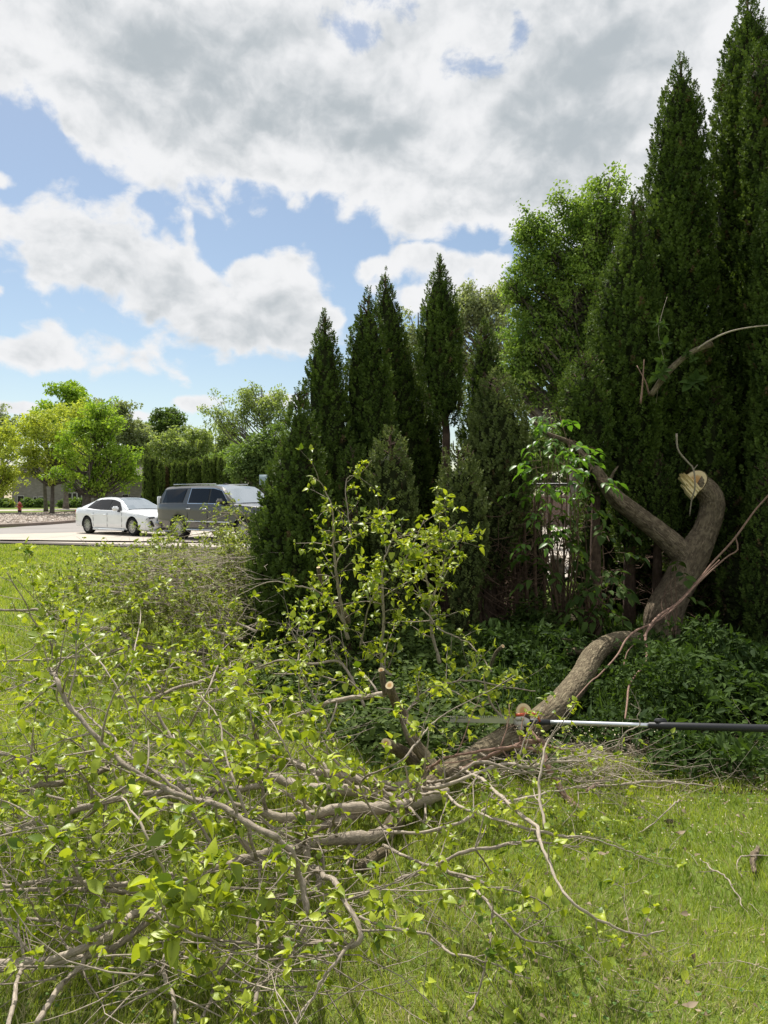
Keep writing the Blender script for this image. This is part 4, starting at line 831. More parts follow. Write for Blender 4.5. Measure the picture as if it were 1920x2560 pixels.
def sign():
    b = P(664, 1200, 52); t = empty('road_sign', (b[0], 52, 0), 'small pale rectangular road sign seen beside the leftmost large arborvitae', 'sign', absolute=False)
    bevbox('post', (-.04, -.03, 0), (.04, .03, 2.4), M['rimdark'], t, .01); bevbox('panel', (-.42, -.05, 2.3), (.42, -.03, 3.0), mat_plain('pale_sign_face', (.25, .33, .36), .5), t, .01)
sign()

def fence():
    Y = 13.5; x0, x1 = .6, 9.5; t = empty('chain_link_fence', (x0, Y, 0), 'dark chain link fence with black posts glimpsed through the gap beside the old stump', 'fence')
    for x in np.arange(x0, x1, 1.9): mb = MB(); tube(mb, [(x, Y, 0), (x, Y, 1.75)], .035, 10); mb.build('post', M['trim'], t)
    mb = MB(); tube(mb, [(x0, Y, 1.72), (x1, Y, 1.72)], .02, 8); tube(mb, [(x0, Y, .08), (x1, Y, .08)], .008, 6); mb.build('rail', M['trim'], t)
    mb = MB(); st = .075
    for x in np.arange(x0-1.6, x1, st):
        for sg in (1, -1):
            a = x if sg > 0 else x+1.64; u0, u1 = a, a+sg*1.64; z0, z1 = .08, 1.72
            if min(u0, u1) < x0: 
                f = (x0-u0)/(u1-u0) if (u1-u0) else 0
                if sg > 0: z0 = .08+1.64*f; u0 = x0
                else: z1 = .08+1.64*f; u1 = x0
            if max(u0, u1) > x1: continue
            if abs(u1-u0) < .02: continue
            tube(mb, [(u0, Y-.002*sg, z0), (u1, Y-.002*sg, z1)], .0025, 3, cap=False)
    mb.build('mesh_panel', M['trim'], t)
    w = empty('brick_wall', (5, 38, 0), 'low brown brick wall behind the chain link fence', 'wall'); mb = MB(); V, Fc = boxv((3.2, 38, -.1), (30, 38.3, 1.5)); mb.add(V, Fc); mb.build('masonry', M['brick'], w, smooth=False)
    mb = MB(); V, Fc = boxv((3.15, 37.95, 1.5), (30.05, 38.35, 1.58)); mb.add(V, Fc); mb.build('coping', M['kerb'], w, smooth=False)
fence()

# ------------------------------------------------------------------ damaged tree
def hero(pts):                       # (px,py,Y or ('z',h)) -> world
    o = []
    for p in pts:
        o.append(G(p[0], p[1], p[2][1]) if isinstance(p[2], tuple) else P(p[0], p[1], p[2]))
    return np.array(o)
def disc(name, c, nrm, r, parent, mat=None, thick=.004, wob=.06, seed=1):
    g = rng(seed); S = 24; nrm = unit(nrm); u = unit(np.cross(nrm, [0.1, .2, 1])); v = np.cross(nrm, u); A = np.arange(S)*2*np.pi/S; rr = r*(1+wob*np.sin(A*2+g.uniform(0, 6))+wob*.6*np.sin(A*3+g.uniform(0, 6)))
    mb = MB(); c = np.array(c)+nrm*thick; V = [c]; B = [(0, 0, 0)]
    for k in (.5, 1.0):
        for i in range(S): V.append(c+(u*math.cos(A[i])+v*math.sin(A[i]))*rr[i]*k); B.append((k*math.cos(A[i]), k*math.sin(A[i]), seed))
    V = V+[c-nrm*thick*2+(u*math.cos(A[i])+v*math.sin(A[i]))*rr[i] for i in range(S)]; B += [(math.cos(A[i]), math.sin(A[i]), seed) for i in range(S)]
    i = np.arange(S); j = (i+1) % S
    mb.add(np.array(V), [np.stack([i*0, 1+i, 1+j], -1), np.stack([1+i, 1+S+i, 1+S+j, 1+j], -1), np.stack([1+S+i, 1+2*S+i, 1+2*S+j, 1+S+j], -1)], .5, np.array(B, float))
    return mb.build(name, mat or M['cut'], parent, smooth=False)

YT = 7.55
dt = empty('damaged_tree', P(1655, 1640, YT)*[1, 1, 0], 'thick leaning tree forking in two, right fork sawn and splintered at its top', 'tree')
tb = MB()
def thick(px_pts, Y, sides=96, seed=1, rough=.02, n=160, mb=None, dY=None):
    a = np.array([list(P(p[0], p[1], Y+(p[3] if len(p) > 3 else 0)))+[p[2]/F*Y*.80] for p in px_pts]); q = resample(a, n); tube(mb or tb, q[:, :3], q[:, 3], sides, .3, rough=rough, seed=seed)
thick([(1652, 1700, 56), (1654, 1640, 52), (1656, 1580, 54), (1664, 1530, 56), (1690, 1475, 50), (1714, 1428, 50), (1738, 1380, 46), (1764, 1330, 38), (1779, 1280, 36), (1779, 1250, 36), (1766, 1226, 35), (1750, 1212, 32), (1738, 1205, 30)], YT, seed=3, n=200)
thick([(1722, 1432, 36), (1712, 1392, 38), (1690, 1368, 36), (1645, 1328, 31), (1595, 1288, 28), (1545, 1250, 26), (1513, 1212, 21), (1492, 1178, 16), (1484, 1168, 9)], YT, seed=4, n=160)
tb.build('trunk', M['bark'], dt)
lb = MB()
for pts, dd in (([(1490, 1180, 11), (1455, 1135, 9), (1424, 1107, 8.5), (1369, 1085, 7), (1334, 1055, 5)], 0), ([(1560, 1268, 11), (1535, 1240, 10), (1518, 1222, 9), (1495, 1192, 8), (1484, 1176, 7)], -.12), ([(1510, 1212, 9), (1526, 1196, 6), (1534, 1180, 4), (1545, 1165, 2)], 0)):
    thick(pts, YT+dd, 10, 5, .05, 16, lb)
lb.build('limb', M['bark'], dt)
# cut face: heart shaped, with a splintered tongue on its left
cf = P(1737, 1204, YT-.02); fn = unit(np.array([-.55, -.80, .22])); disc('cut_face', cf+fn*.0+np.array([0, -.02, 0]), fn, .112, dt, thick=.012, wob=.07, seed=4)
def tongue():
    g = rng(6); mb = MB(); a = P(1734, 1224, YT-.12); e1 = unit(P(1700, 1188, YT-.16)-a); nr = unit(np.cross(e1, [0, -1, .2])); L = .20
    for k in range(26):
        u = (k/25-.5)*.135; ln = L*(1.0-.35*abs(k/25-.4)*2)+g.uniform(-.05, .03); b = a+nr*u*-1+np.array([0, g.normal(0, .008), 0]); tip = b+e1*ln+nr*g.normal(0, .008)+np.array([g.normal(0, .004), g.normal(0, .014), 0]); w = g.uniform(.0035, .0065)
        p = [b-nr*w-e1*.05, b+nr*w-e1*.05, b+nr*w*.9+e1*ln*.6, tip, b-nr*w*.9+e1*ln*.6]; q = [x+np.array([.01, .045, -.02]) for x in p]
        i = np.arange(5); mb.add(np.array(p+q), [i[None], (i+5)[::-1][None], np.stack([i, i+5, (i+1) % 5+5, (i+1) % 5], -1)])
    mb.build('splintered_tongue', M['splinter'], dt, smooth=False)
tongue()
tw = MB(); q = hero([(1690, 1084, 7.3), (1694, 1124, 7.3), (1717, 1154, 7.3), (1733, 1174, 7.3), (1737, 1219, 7.3), (1729, 1250, 7.35), (1724, 1290, 7.4)]); tube(tw, resample(q, 20), np.linspace(.010, .006, 20), 6, .4, rough=.1)
tube(tw, resample(hero([(1733, 1174, 7.3), (1738, 1168, 7.3), (1743, 1162, 7.3)]), 5), .004, 5, .4)
o = tw.build('broken_twig', M['twig'], None); tag(o, 'thin crooked dead twig hanging in front of the sawn heart shaped cut', 'twig')
hb = MB(); thick([(1625, 990, 9), (1634, 977, 9), (1661, 939, 10), (1699, 901, 9), (1732, 879, 8.5), (1775, 863, 8)], 7.35, 12, 8, .05, 20, hb); 
o = hb.build('cut_branch', M['bark_limb'], None); tag(o, 'thick brown cut branch poking out of the tall arborvitae high above the fork', 'branch'); disc('cut_face', P(1775, 863, 7.35), P(1775, 863, 7.35)-P(1732, 879, 7.35), .031, o, seed=8)
hw_ = MB(); tube(hw_, resample(hero([(1740, 876, 7.33), (1764, 857, 7.3), (1824, 830, 7.25), (1900, 817, 7.2), (1960, 815, 7.2)]), 16), np.linspace(.010, .005, 16), 6, .7); hw_.build('side_shoot', M['twig'], o)
for i, (lab, pp) in enumerate([('upright bare dead shoot left of the high cut branch', [(1600, 1010, 7.3), (1604, 970, 7.3), (1608, 900, 7.3)]), ('crooked dead twig leaning against the upright bare shoot', [(1622, 990, 7.4), (1612, 955, 7.4), (1598, 930, 7.42), (1590, 915, 7.45)])]):
    mb = MB(); tube(mb, resample(hero(pp), 10), np.linspace(.010, .004, 10), 5, .6, rough=.1); tag(mb.build('dead_shoot', M['twig_red'], None), lab, 'twig')
# old stump in the hedge
so = MB(); thick([(1400, 1640, 25), (1399, 1560, 23), (1397, 1480, 22), (1394, 1425, 23), (1393, 1395, 19)], 7.45, 20, 9, .04, 24, so); o = so.build('old_stump', M['bark'], None); tag(o, 'old grey brown cut trunk standing in the hedge beside the sapling', 'stump')
disc('cut_face', P(1393, 1394, 7.45), (0, -.2, 1), .078, o, mat=M['twig'], seed=3)

# ------------------------------------------------------------------ sapling with broad leaves
def compound(L, mb, g, p, n=5, size=.085, drop=.4, heading=None):
    a = heading if heading is not None else g.uniform(0, 6.28); d = unit(np.array([math.cos(a), math.sin(a), g.uniform(-drop, .15)])); ln = size*2.6
    pts = [p+d*ln*u+[0, 0, -.25*ln*u*u] for u in np.linspace(0, 1, 5)]; tube(mb, pts, .0018, 3, .8, cap=False)
    side = unit(np.cross(d, [0, 0, 1])); 
    for u in (.5, .78)[:max(1, (n-1)//2)]:
        b = p+d*ln*u+[0, 0, -.25*ln*u*u]
        for s in (-1, 1): L.put(b, unit(side*s+d*.6+[0, 0, -.25]), unit(np.array([0, 0, 1])+g.normal(0, .3, 3)), size*g.uniform(.75, 1.1), np.clip(g.normal(.5, .25), 0, 1))
    L.put(pts[-1], unit(d+[0, 0, -.5]), unit(np.array([0, 0, 1])+g.normal(0, .3, 3)), size*g.uniform(.9, 1.25), np.clip(g.normal(.55, .25), 0, 1))
LC = [leaf_template(.27, .42, .08, .3, 5), leaf_template(.30, .4, .12, .15, 5, .2), leaf_template(.25, .42, .15, .5, 5, -.2)]
def sapling(name, label, base, nodes, Y, size, mat, seed, stems=None, per=3):
    g = rng(seed); t = empty(name, base*[1, 1, 0], label, 'sapling'); mb = MB(); L = Leaves()
    for (px, py) in nodes:
        q = P(px, py, Y+g.uniform(-.35, .25)); m = (base+q)/2+[0, 0, .12]+g.normal(0, .08, 3); tube(mb, resample(np.array([base, m, q]), 9), np.linspace(.009, .0025, 9), 5, .5)
        for k in range(per): compound(L, mb, g, q+g.normal(0, .05, 3)+[0, 0, -.03*k], 5, size)
    mb.build('stem', M['twig_dead'], t); lf = MB(); L.flush(lf, LC, seed); lf.build('foliage', M[mat], t)
    return t
z4 = lambda x, y: (1200+x*.497, 1000+y*.497)
sapling('sapling', 'light green sapling whose sprays hide the tip of the broken left limb', P(1410, 1600, 7.2), [z4(*q) for q in [(400, 80), (350, 60), (350, 180), (450, 190), (500, 250), (550, 240), (300, 250), (280, 330), (280, 400), (480, 330), (560, 340), (420, 300), (300, 450), (450, 400), (570, 430), (380, 250), (270, 560), (290, 640), (260, 700), (330, 500)]], 7.0, .082, 'box', 21)
sapling('sapling', 'broad leaved green sapling in the gap between the old stump and the leaning trunk', P(1480, 1600, 7.3), [z4(*q) for q in [(450, 530), (550, 600), (650, 555), (360, 700), (480, 740), (580, 810), (650, 830), (740, 850), (350, 860), (560, 900), (430, 640), (520, 560), (610, 900), (310, 790), (500, 980), (560, 1020), (480, 1060), (370, 780), (660, 900), (540, 1100), (620, 1000)]], 6.95, .10, 'weed', 22)
sapling('sapling', 'dark leafed creeper climbing in front of the trunk fork', P(1690, 1600, 7.0), [z4(*q) for q in [(980, 830), (1000, 880), (960, 900), (1010, 930)]], 7.15, .11, 'weed', 23, per=1)
def climber():
    g = rng(4); t = empty('creeper', P(1650, 1000, 7.4)*[1, 1, 0], 'five fingered creeper climbing the face of the tall arborvitae', 'creeper'); mb = MB(); L = Leaves()
    tube(mb, resample(hero([(1638, 1010, 7.6), (1646, 960, 7.4), (1658, 915, 7.35), (1650, 870, 7.33), (1643, 830, 7.3), (1652, 785, 7.35), (1664, 745, 7.38)]), 50), .002, 4, .6)
    for (px, py, s) in ((1640, 810, .07), (1655, 815, .06), (1660, 862, .08), (1650, 905, .08), (1655, 930, .09), (1640, 940, .09), (1725, 960, .11), (1735, 950, .1), (1712, 885, .05), (1718, 890, .05), (1730, 900, .05)):
        c = P(px, py, 7.3)
        for a in np.linspace(-2.0, 2.0, 5): L.put(c, unit(np.array([math.sin(a), -.35, math.cos(a)-.25])), unit(np.array([0, -1, .6])+g.normal(0, .2, 3)), s*g.uniform(.8, 1.2), g.uniform(.2, .7))
    mb.build('stem', M['twig'], t); lf = MB(); L.flush(lf, LN+LC, 3); lf.build('foliage', M['weed'], t)
climber()
# pinkish vine stems swinging down to the right of the trunk
V1 = [(1945, 1205, 6.6), (1920, 1239, 6.6), (1886, 1278, 6.6), (1836, 1348, 6.6), (1786, 1403, 6.6), (1747, 1452, 6.55), (1697, 1507, 6.5), (1647, 1542, 6.4)]
for lab, pts, r in (('long pinkish vine stem hanging diagonally before the trunk, lowest end at the pole', V1[:-1]+[(1647, 1542, 6.2), (1617, 1586, 5.95), (1620, 1636, 5.65), (1612, 1665, 5.45), (1578, 1711, 5.1), (1571, 1760, 4.8), (1566, 1800, 4.5)], .011),
                    ('pinkish vine stem curling down to the bend of the fallen limb', [(1840, 1345, 6.62), (1845, 1375, 6.6), (1815, 1395, 6.6), (1745, 1460, 6.5), (1690, 1518, 6.4), (1640, 1556, 6.2), (1592, 1578, 6.0), (1566, 1602, 5.8), (1545, 1640, 5.6), (1500, 1690, 5.3), (1480, 1705, 5.15), (1438, 1752, 4.85)], .009),
                    ('thin pinkish vine stem beside the long one, ending in the weeds', [(1800, 1400, 6.55), (1760, 1440, 6.5), (1706, 1502, 6.4), (1650, 1548, 6.35), (1612, 1590, 6.0), (1575, 1625, 5.8), (1565, 1650, 5.7), (1562, 1665, 5.6)], .007)):
    mb = MB(); a = resample(hero(pts), 60); tube(mb, a, np.interp(np.linspace(0, 1, 60), [0, .5, 1], [r*.7, r, r*.45]), 6, .5, rough=.06, seed=2); tag(mb.build('vine', M['twig_red'], None), lab, 'vine', 'vines hanging before the leaning trunk')

# ------------------------------------------------------------------ fallen limb
ft = empty('fallen_limb', G(1350, 1800, 0), 'big fallen limb with rough bark and leafy crown spread over the lawn', 'fallen limb')
z = lambda h: ('z', h)
tk = MB()
path = np.concatenate([hero([(1640, 1628, 7.2), (1595, 1600, 6.7), (1540, 1603, 6.3), (1490, 1635, 5.95), (1455, 1695, 5.6)]), hero([(1405, 1757, z(.16)), (1350, 1803, z(.14)), (1290, 1838, z(.12)), (1230, 1872, z(.11)), (1160, 1915, z(.105)), (1090, 1955, z(.10)), (1040, 1998, z(.095)), (1000, 2040, z(.08)), (972, 2085, z(.07))])])
rad = np.array([.055, .06, .068, .078, .082, .078, .074, .07, .064, .058, .054, .046, .04, .034]); q = resample(np.concatenate([path, rad[:, None]], 1), 240); tube(tk, q[:, :3], q[:, 3], 80, .45, rough=.018, seed=12)
tk.build('trunk', M['bark_limb'], ft)
gF = rng(44)
def stub(name, pts, r0, r1, face=True, fr=None, seed=1):
    mb = MB(); a = hero(pts); q = resample(a, 14); tube(mb, q, np.linspace(r0, r1, 14), 14, .3, rough=.05, seed=seed); o = mb.build(name, M['bark_limb'], ft)
    if face: disc('cut_face', q[-1], (q[-1]-q[-2])+np.array([0, -.012, .004])*1.5, (fr or r1)*1.02, o, seed=seed)
    return o
stub('sawn_stub', [(1110, 1955, z(.12)), (1057, 1889, z(.22)), (1030, 1850, z(.30)), (1009, 1793, 3.95), (989, 1759, 3.9), (974, 1716, 3.8)], .036, .021, seed=31)
stub('sawn_stub', [(965, 1738, 3.88), (958, 1705, 3.88), (953, 1678, 3.86)], .018, .015, seed=32)
stub('sawn_stub', [(1095, 1945, z(.13)), (1050, 1912, z(.15)), (1009, 1886, z(.2)), (966, 1862, 3.6)], .040, .024, seed=33)
stub('sawn_stub', [(1300, 1832, z(.15)), (1306, 1800, 4.5), (1310, 1780, 4.42)], .06, .044, seed=34)
stub('sawn_stub', [(900, 2180, z(.05)), (930, 2155, z(.05)), (962, 2134, z(.06))], .022, .022, seed=35)
stub('broken_stub', [(870, 1560, 5.2), (863, 1539, 5.2), (824, 1500, 5.15), (804, 1465, 5.1), (796, 1420, 5.1)], .022, .012, seed=36)
stub('broken_stub', [(1225, 1700, 6.0), (1228, 1670, 5.95), (1240, 1635, 5.9), (1258, 1617, 5.85)], .012, .014, seed=37)
stub('broken_stub', [(1520, 1610, 6.3), (1480, 1606, 6.3), (1440, 1603, 6.3), (1405, 1598, 6.3)], .016, .007, False, seed=38)
stub('broken_stub', [(1500, 1625, 6.1), (1470, 1628, 6.15), (1422, 1630, 6.2)], .04, .028, seed=39)

HB = []     # (points, radii, side twigs, side length, leaf size, label)
def hb_(pts, r, ns, sl, leaf=.05, lvl=1, dens=1.0, lab=None, mat='twig', up=.3): HB.append((pts, r, ns, sl, leaf, lvl, dens, lab, mat, up))
# limbs running left from the fork
hb_([(1115, 1986, z(.1)), (1010, 2012, z(.12)), (941, 2024, z(.13)), (893, 2026, z(.13)), (820, 2032, z(.14)), (763, 2046, z(.14)), (700, 2050, z(.16)), (640, 2030, z(.2))], (.03, .026, .02), 8, .5)
hb_([(1100, 1975, z(.12)), (1000, 2010, z(.1)), (931, 1997, z(.12)), (859, 1986, z(.12)), (763, 1981, z(.13)), (700, 1957, z(.15)), (629, 1950, z(.16)), (540, 1962, z(.18))], (.03, .028, .018), 8, .5)
hb_([(1075, 1965, z(.1)), (985, 1975, z(.12)), (900, 1960, z(.12)), (800, 1945, z(.15)), (720, 1915, z(.15)), (640, 1900, z(.2)), (514, 1909, z(.3)), (446, 1867, z(.38)), (414, 1825, z(.44)), (393, 1788, z(.5)), (377, 1736, z(.58)), (360, 1700, z(.62))], (.03, .014, .004), 14, .45)
hb_([(972, 2085, z(.06)), (905, 2100, z(.07)), (820, 2110, z(.1)), (740, 2130, z(.1)), (655, 2144, z(.1)), (603, 2160, z(.11)), (524, 2181, z(.12)), (482, 2202, z(.12)), (446, 2234, z(.1)), (430, 2300, z(.08))], (.03, .022, .012), 12, .45)
hb_([(900, 2040, z(.1)), (800, 2070, z(.1)), (762, 2092, z(.12)), (767, 2140, z(.13)), (790, 2178, z(.12)), (800, 2220, z(.1)), (770, 2245, z(.1))], (.026, .018, .012), 5, .35)
hb_([(786, 2178, z(.14)), (833, 2198, z(.3)), (870, 2230, z(.36)), (891, 2268, z(.36)), (914, 2325, z(.33)), (890, 2350, z(.3)), (840, 2352, z(.25)), (786, 2352, z(.22)), (723, 2359, z(.2)), (629, 2365, z(.18)), (545, 2359, z(.16)), (490, 2340, z(.15))], (.013, .010, .004), 10, .3, .06)
# left reach
hb_([(700, 1957, z(.14)), (577, 1982, z(.16)), (419, 1992, z(.2)), (300, 2005, z(.22)), (157, 2034, z(.24)), (105, 2052, z(.24)), (52, 2072, z(.2)), (-30, 2095, z(.15))], (.018, .016, .02), 9, .45)
hb_([(640, 2030, z(.2)), (500, 1990, z(.22)), (380, 1930, z(.24)), (283, 1914, z(.25)), (210, 1945, z(.24)), (131, 1961, z(.25)), (79, 1966, z(.24)), (52, 1982, z(.22)), (-20, 2020, z(.2))], (.012, .016, .016), 9, .4, .055)
hb_([(283, 1895, z(.32)), (220, 1918, z(.3)), (183, 1926, z(.3)), (105, 1924, z(.3)), (52, 1903, z(.34)), (-20, 1882, z(.36))], (.010, .014, .010), 6, .4)
hb_([(160, 1925, z(.3)), (79, 1934, z(.3)), (-20, 1960, z(.3))], (.012, .012), 4, .4)
hb_([(700, 2105, z(.45)), (682, 2097, z(.48)), (629, 2066, z(.5)), (566, 2029, z(.52)), (472, 1998, z(.52)), (393, 1961, z(.55)), (330, 1925, z(.6)), (283, 1895, z(.62)), (210, 1830, z(.7)), (157, 1757, z(.78)), (134, 1700, z(.85)), (128, 1652, 3.25), (121, 1610, 3.2), (79, 1552, 3.2), (58, 1505, 3.15), (16, 1431, 3.1)], (.012, .010, .0025), 26, .4, .062)
hb_([(767, 2300, z(.2)), (750, 2200, z(.3)), (734, 2144, z(.4)), (682, 2097, z(.47))], (.013, .012), 3, .3, .06)
hb_([(480, 2010, z(.5)), (400, 1950, z(.56)), (325, 1893, z(.6)), (273, 1846, z(.62)), (220, 1798, z(.64)), (173, 1741, z(.7)), (79, 1709, z(.75)), (0, 1690, z(.78))], (.007, .005, .002), 18, .4, .06)
hb_([(560, 2180, z(.25)), (500, 2060, z(.45)), (470, 1990, z(.55)), (440, 1900, z(.66)), (430, 1840, z(.7))], (.007, .003), 8, .3, .07)
hb_([(-20, 2236, z(.14)), (105, 2239, z(.14)), (210, 2240, z(.14)), (315, 2246, z(.13)), (420, 2235, z(.12))], (.008, .010, .012), 5, .3)
hb_([(435, 2197, z(.14)), (367, 2213, z(.16)), (300, 2222, z(.16)), (157, 2213, z(.18)), (-20, 2222, z(.18))], (.014, .011, .008), 5, .35)
hb_([(-20, 2312, z(.1)), (52, 2310, z(.11)), (105, 2315, z(.11)), (157, 2338, z(.12)), (199, 2350, z(.12)), (262, 2328, z(.13)), (330, 2300, z(.12)), (430, 2290, z(.1))], (.006, .008, .009), 5, .3)
hb_([(100, 2315, z(.12)), (70, 2270, z(.2)), (40, 2220, z(.28)), (-10, 2170, z(.34))], (.005, .003), 4, .3, .06)
hb_([(430, 2270, z(.1)), (315, 2312, z(.16)), (260, 2345, z(.18)), (210, 2370, z(.18)), (131, 2404, z(.16)), (52, 2417, z(.14)), (-30, 2424, z(.12))], (.016, .015, .013), 6, .35, .055)
hb_([(450, 2280, z(.12)), (357, 2317, z(.13)), (262, 2380, z(.13)), (157, 2412, z(.1)), (-30, 2440, z(.09))], (.014, .012, .010), 4, .3)
hb_([(262, 2385, z(.16)), (210, 2396, z(.16)), (173, 2443, z(.16)), (121, 2511, z(.16)), (80, 2575, z(.16))], (.008, .010, .009), 2, .25)
hb_([(40, 2425, z(.18)), (31, 2475, z(.2)), (10, 2590, z(.22))], (.007, .008), 1, .2)
hb_([(600, 2350, z(.15)), (560, 2420, z(.1)), (520, 2500, z(.08)), (500, 2580, z(.06))], (.008, .005), 5, .25, .05)
hb_([(760, 2330, z(.2)), (700, 2430, z(.15)), (640, 2500, z(.12)), (625, 2600, z(.1))], (.009, .007), 5, .25, .05)
hb_([(880, 2360, z(.28)), (830, 2430, z(.25)), (790, 2480, z(.2)), (730, 2580, z(.14))], (.007, .004), 6, .25, .05)
hb_([(410, 2360, z(.1)), (400, 2430, z(.1)), (415, 2500, z(.08)), (430, 2580, z(.05))], (.010, .006), 4, .2, .05)
hb_([(640, 2460, z(.1)), (645, 2300, z(.1)), (650, 2160, z(.12))], (.006, .008), 3, .2)
# upper left long limbs
hb_([(-20, 1526, z(.3)), (52, 1526, z(.32)), (94, 1523, z(.34)), (123, 1541, z(.33)), (173, 1552, z(.32)), (210, 1568, z(.3)), (273, 1570, z(.3)), (309, 1586, z(.3)), (336, 1610, z(.28)), (388, 1620, z(.26)), (446, 1636, z(.24)), (498, 1628, z(.22)), (577, 1610, z(.2)), (640, 1595, z(.2)), (700, 1600, z(.15))], (.012, .022, .035), 14, .55, .05)
hb_([(-20, 1655, z(.2)), (105, 1652, z(.2)), (173, 1644, z(.2)), (241, 1636, z(.2)), (315, 1620, z(.24)), (350, 1605, z(.27))], (.010, .013, .014), 8, .5)
hb_([(-20, 1735, z(.2)), (60, 1712, z(.25)), (120, 1690, z(.3)), (240, 1690, z(.25)), (400, 1680, z(.2)), (520, 1650, z(.2))], (.008, .008, .01), 8, .45)
hb_([(370, 1755, z(.22)), (440, 1725, z(.2)), (520, 1700, z(.2)), (600, 1660, z(.2)), (680, 1640, z(.2))], (.014, .018, .02), 8, .45)
hb_([(250, 1745, z(.15)), (400, 1750, z(.15)), (520, 1735, z(.14)), (640, 1700, z(.12))], (.01, .014, .02), 6, .45)
# right reach across the lawn
hb_([(1050, 1990, z(.16)), (1100, 1982, z(.24)), (1149, 2020, z(.28)), (1199, 2032, z(.3)), (1248, 2046, z(.32)), (1347, 2070, z(.34)), (1397, 2081, z(.3)), (1471, 2095, z(.22)), (1530, 2115, z(.16)), (1594, 2140, z(.08)), (1640, 2160, z(.03))], (.008, .007, .002), 10, .28, .05, 1, .4)
hb_([(1150, 1925, z(.18)), (1199, 1952, z(.3)), (1248, 1997, z(.34)), (1298, 2041, z(.36)), (1347, 2071, z(.36)), (1357, 2105, z(.35)), (1387, 2165, z(.33)), (1421, 2229, z(.3)), (1456, 2283, z(.27)), (1520, 2323, z(.2)), (1570, 2347, z(.15)), (1624, 2352, z(.1)), (1668, 2338, z(.08))], (.010, .009, .0025), 13, .3, .06, 1, .55)
hb_([(960, 2090, z(.12)), (1060, 2092, z(.16)), (1149, 2071, z(.2)), (1199, 2046, z(.22)), (1298, 2006, z(.24)), (1397, 1982, z(.2)), (1480, 1965, z(.15))], (.009, .007, .003), 9, .3, .05, 1, .3)
hb_([(990, 2215, z(.12)), (1100, 2170, z(.22)), (1174, 2145, z(.26)), (1248, 2130, z(.28)), (1337, 2115, z(.3)), (1416, 2115, z(.26)), (1470, 2125, z(.2))], (.009, .007, .002), 9, .28, .065, 1, .9)
hb_([(960, 2120, z(.1)), (1050, 2160, z(.2)), (1149, 2194, z(.25)), (1224, 2224, z(.25)), (1298, 2244, z(.22)), (1377, 2273, z(.16)), (1377, 2303, z(.12)), (1357, 2352, z(.06))], (.008, .006, .002), 9, .25, .05, 1, .5)
hb_([(1120, 2190, z(.22)), (1174, 2214, z(.25)), (1214, 2268, z(.25)), (1263, 2323, z(.22)), (1308, 2357, z(.18)), (1367, 2372, z(.12)), (1400, 2400, z(.06))], (.007, .005, .002), 8, .25, .065, 1, 1.0)
hb_([(1225, 2280, z(.24)), (1233, 2293, z(.22)), (1219, 2367, z(.18)), (1214, 2441, z(.12)), (1199, 2510, z(.05)), (1170, 2560, z(.03))], (.005, .003), 5, .2, .05, 1, .5)
hb_([(1080, 2360, z(.15)), (1130, 2397, z(.16)), (1199, 2417, z(.14)), (1273, 2441, z(.1)), (1330, 2460, z(.05))], (.005, .0025), 6, .22, .065, 1, 1.0)
hb_([(900, 2300, z(.3)), (980, 2330, z(.28)), (1060, 2350, z(.2)), (1120, 2390, z(.15))], (.006, .004), 6, .25, .06, 1, 1.0)
hb_([(1060, 1975, z(.14)), (1100, 1972, z(.2)), (1199, 1937, z(.26)), (1268, 1917, z(.28)), (1322, 1922, z(.28)), (1377, 1913, z(.26)), (1495, 1900, z(.18)), (1570, 1888, z(.14))], (.012, .009, .003), 9, .35, .045, 1, .25)
hb_([(1070, 1960, z(.14)), (1130, 1950, z(.22)), (1199, 1910, z(.3)), (1290, 1935, z(.26)), (1350, 1940, z(.22)), (1440, 1960, z(.14)), (1560, 1950, z(.1))], (.010, .007, .003), 8, .35, .045, 1, .2)
hb_([(1060, 1930, z(.2)), (1130, 1895, z(.3)), (1199, 1878, z(.34)), (1273, 1874, z(.34)), (1337, 1880, z(.32)), (1362, 1890, z(.3))], (.009, .008, .010), 4, .3, .045, 1, .2, None, 'twig_red')
hb_([(1150, 1930, z(.2)), (1224, 1898, z(.28)), (1298, 1866, z(.34)), (1347, 1857, z(.36)), (1366, 1864, z(.36))], (.010, .012, .013), 3, .25, .045, 1, .2, None, 'twig_red')
hb_([(1365, 2075, z(.33)), (1355, 1990, z(.4)), (1362, 1900, z(.5)), (1375, 1850, z(.55))], (.007, .005), 3, .25, .05, 1, .4)
# dark crossing twig and upright shoots before the low hedge
hb_([(960, 2080, z(.1)), (900, 1960, z(.3)), (1010, 1900, z(.5)), (1090, 1800, 3.6), (1200, 1740, 3.7), (1290, 1690, 3.8)], (.006, .005, .002), 7, .25, .05, 1, .8)
hb_([(1255, 1875, 4.4), (1272, 1840, 4.4), (1275, 1815, 4.38), (1240, 1775, 4.35), (1220, 1740, 4.3), (1210, 1690, 4.3)], (.012, .010, .004), 5, .3, .05, 1, .8)
hb_([(980, 1690, 4.9), (953, 1663, 4.9), (953, 1569, 4.85), (955, 1470, 4.8), (957, 1405, 4.8), (968, 1375, 4.8), (985, 1330, 4.8), (960, 1290, 4.8)], (.014, .010, .003), 17, .42, .062, 1, 1.5, None, 'twig', .1)
hb_([(870, 1600, 5.1), (858, 1544, 5.1), (843, 1475, 5.05), (836, 1395, 5.0), (834, 1345, 5.0), (829, 1271, 4.95), (814, 1231, 4.95), (800, 1205, 4.9), (775, 1190, 4.9)], (.016, .010, .0025), 14, .30, .055, 1, 1.2, None, 'twig', .1)
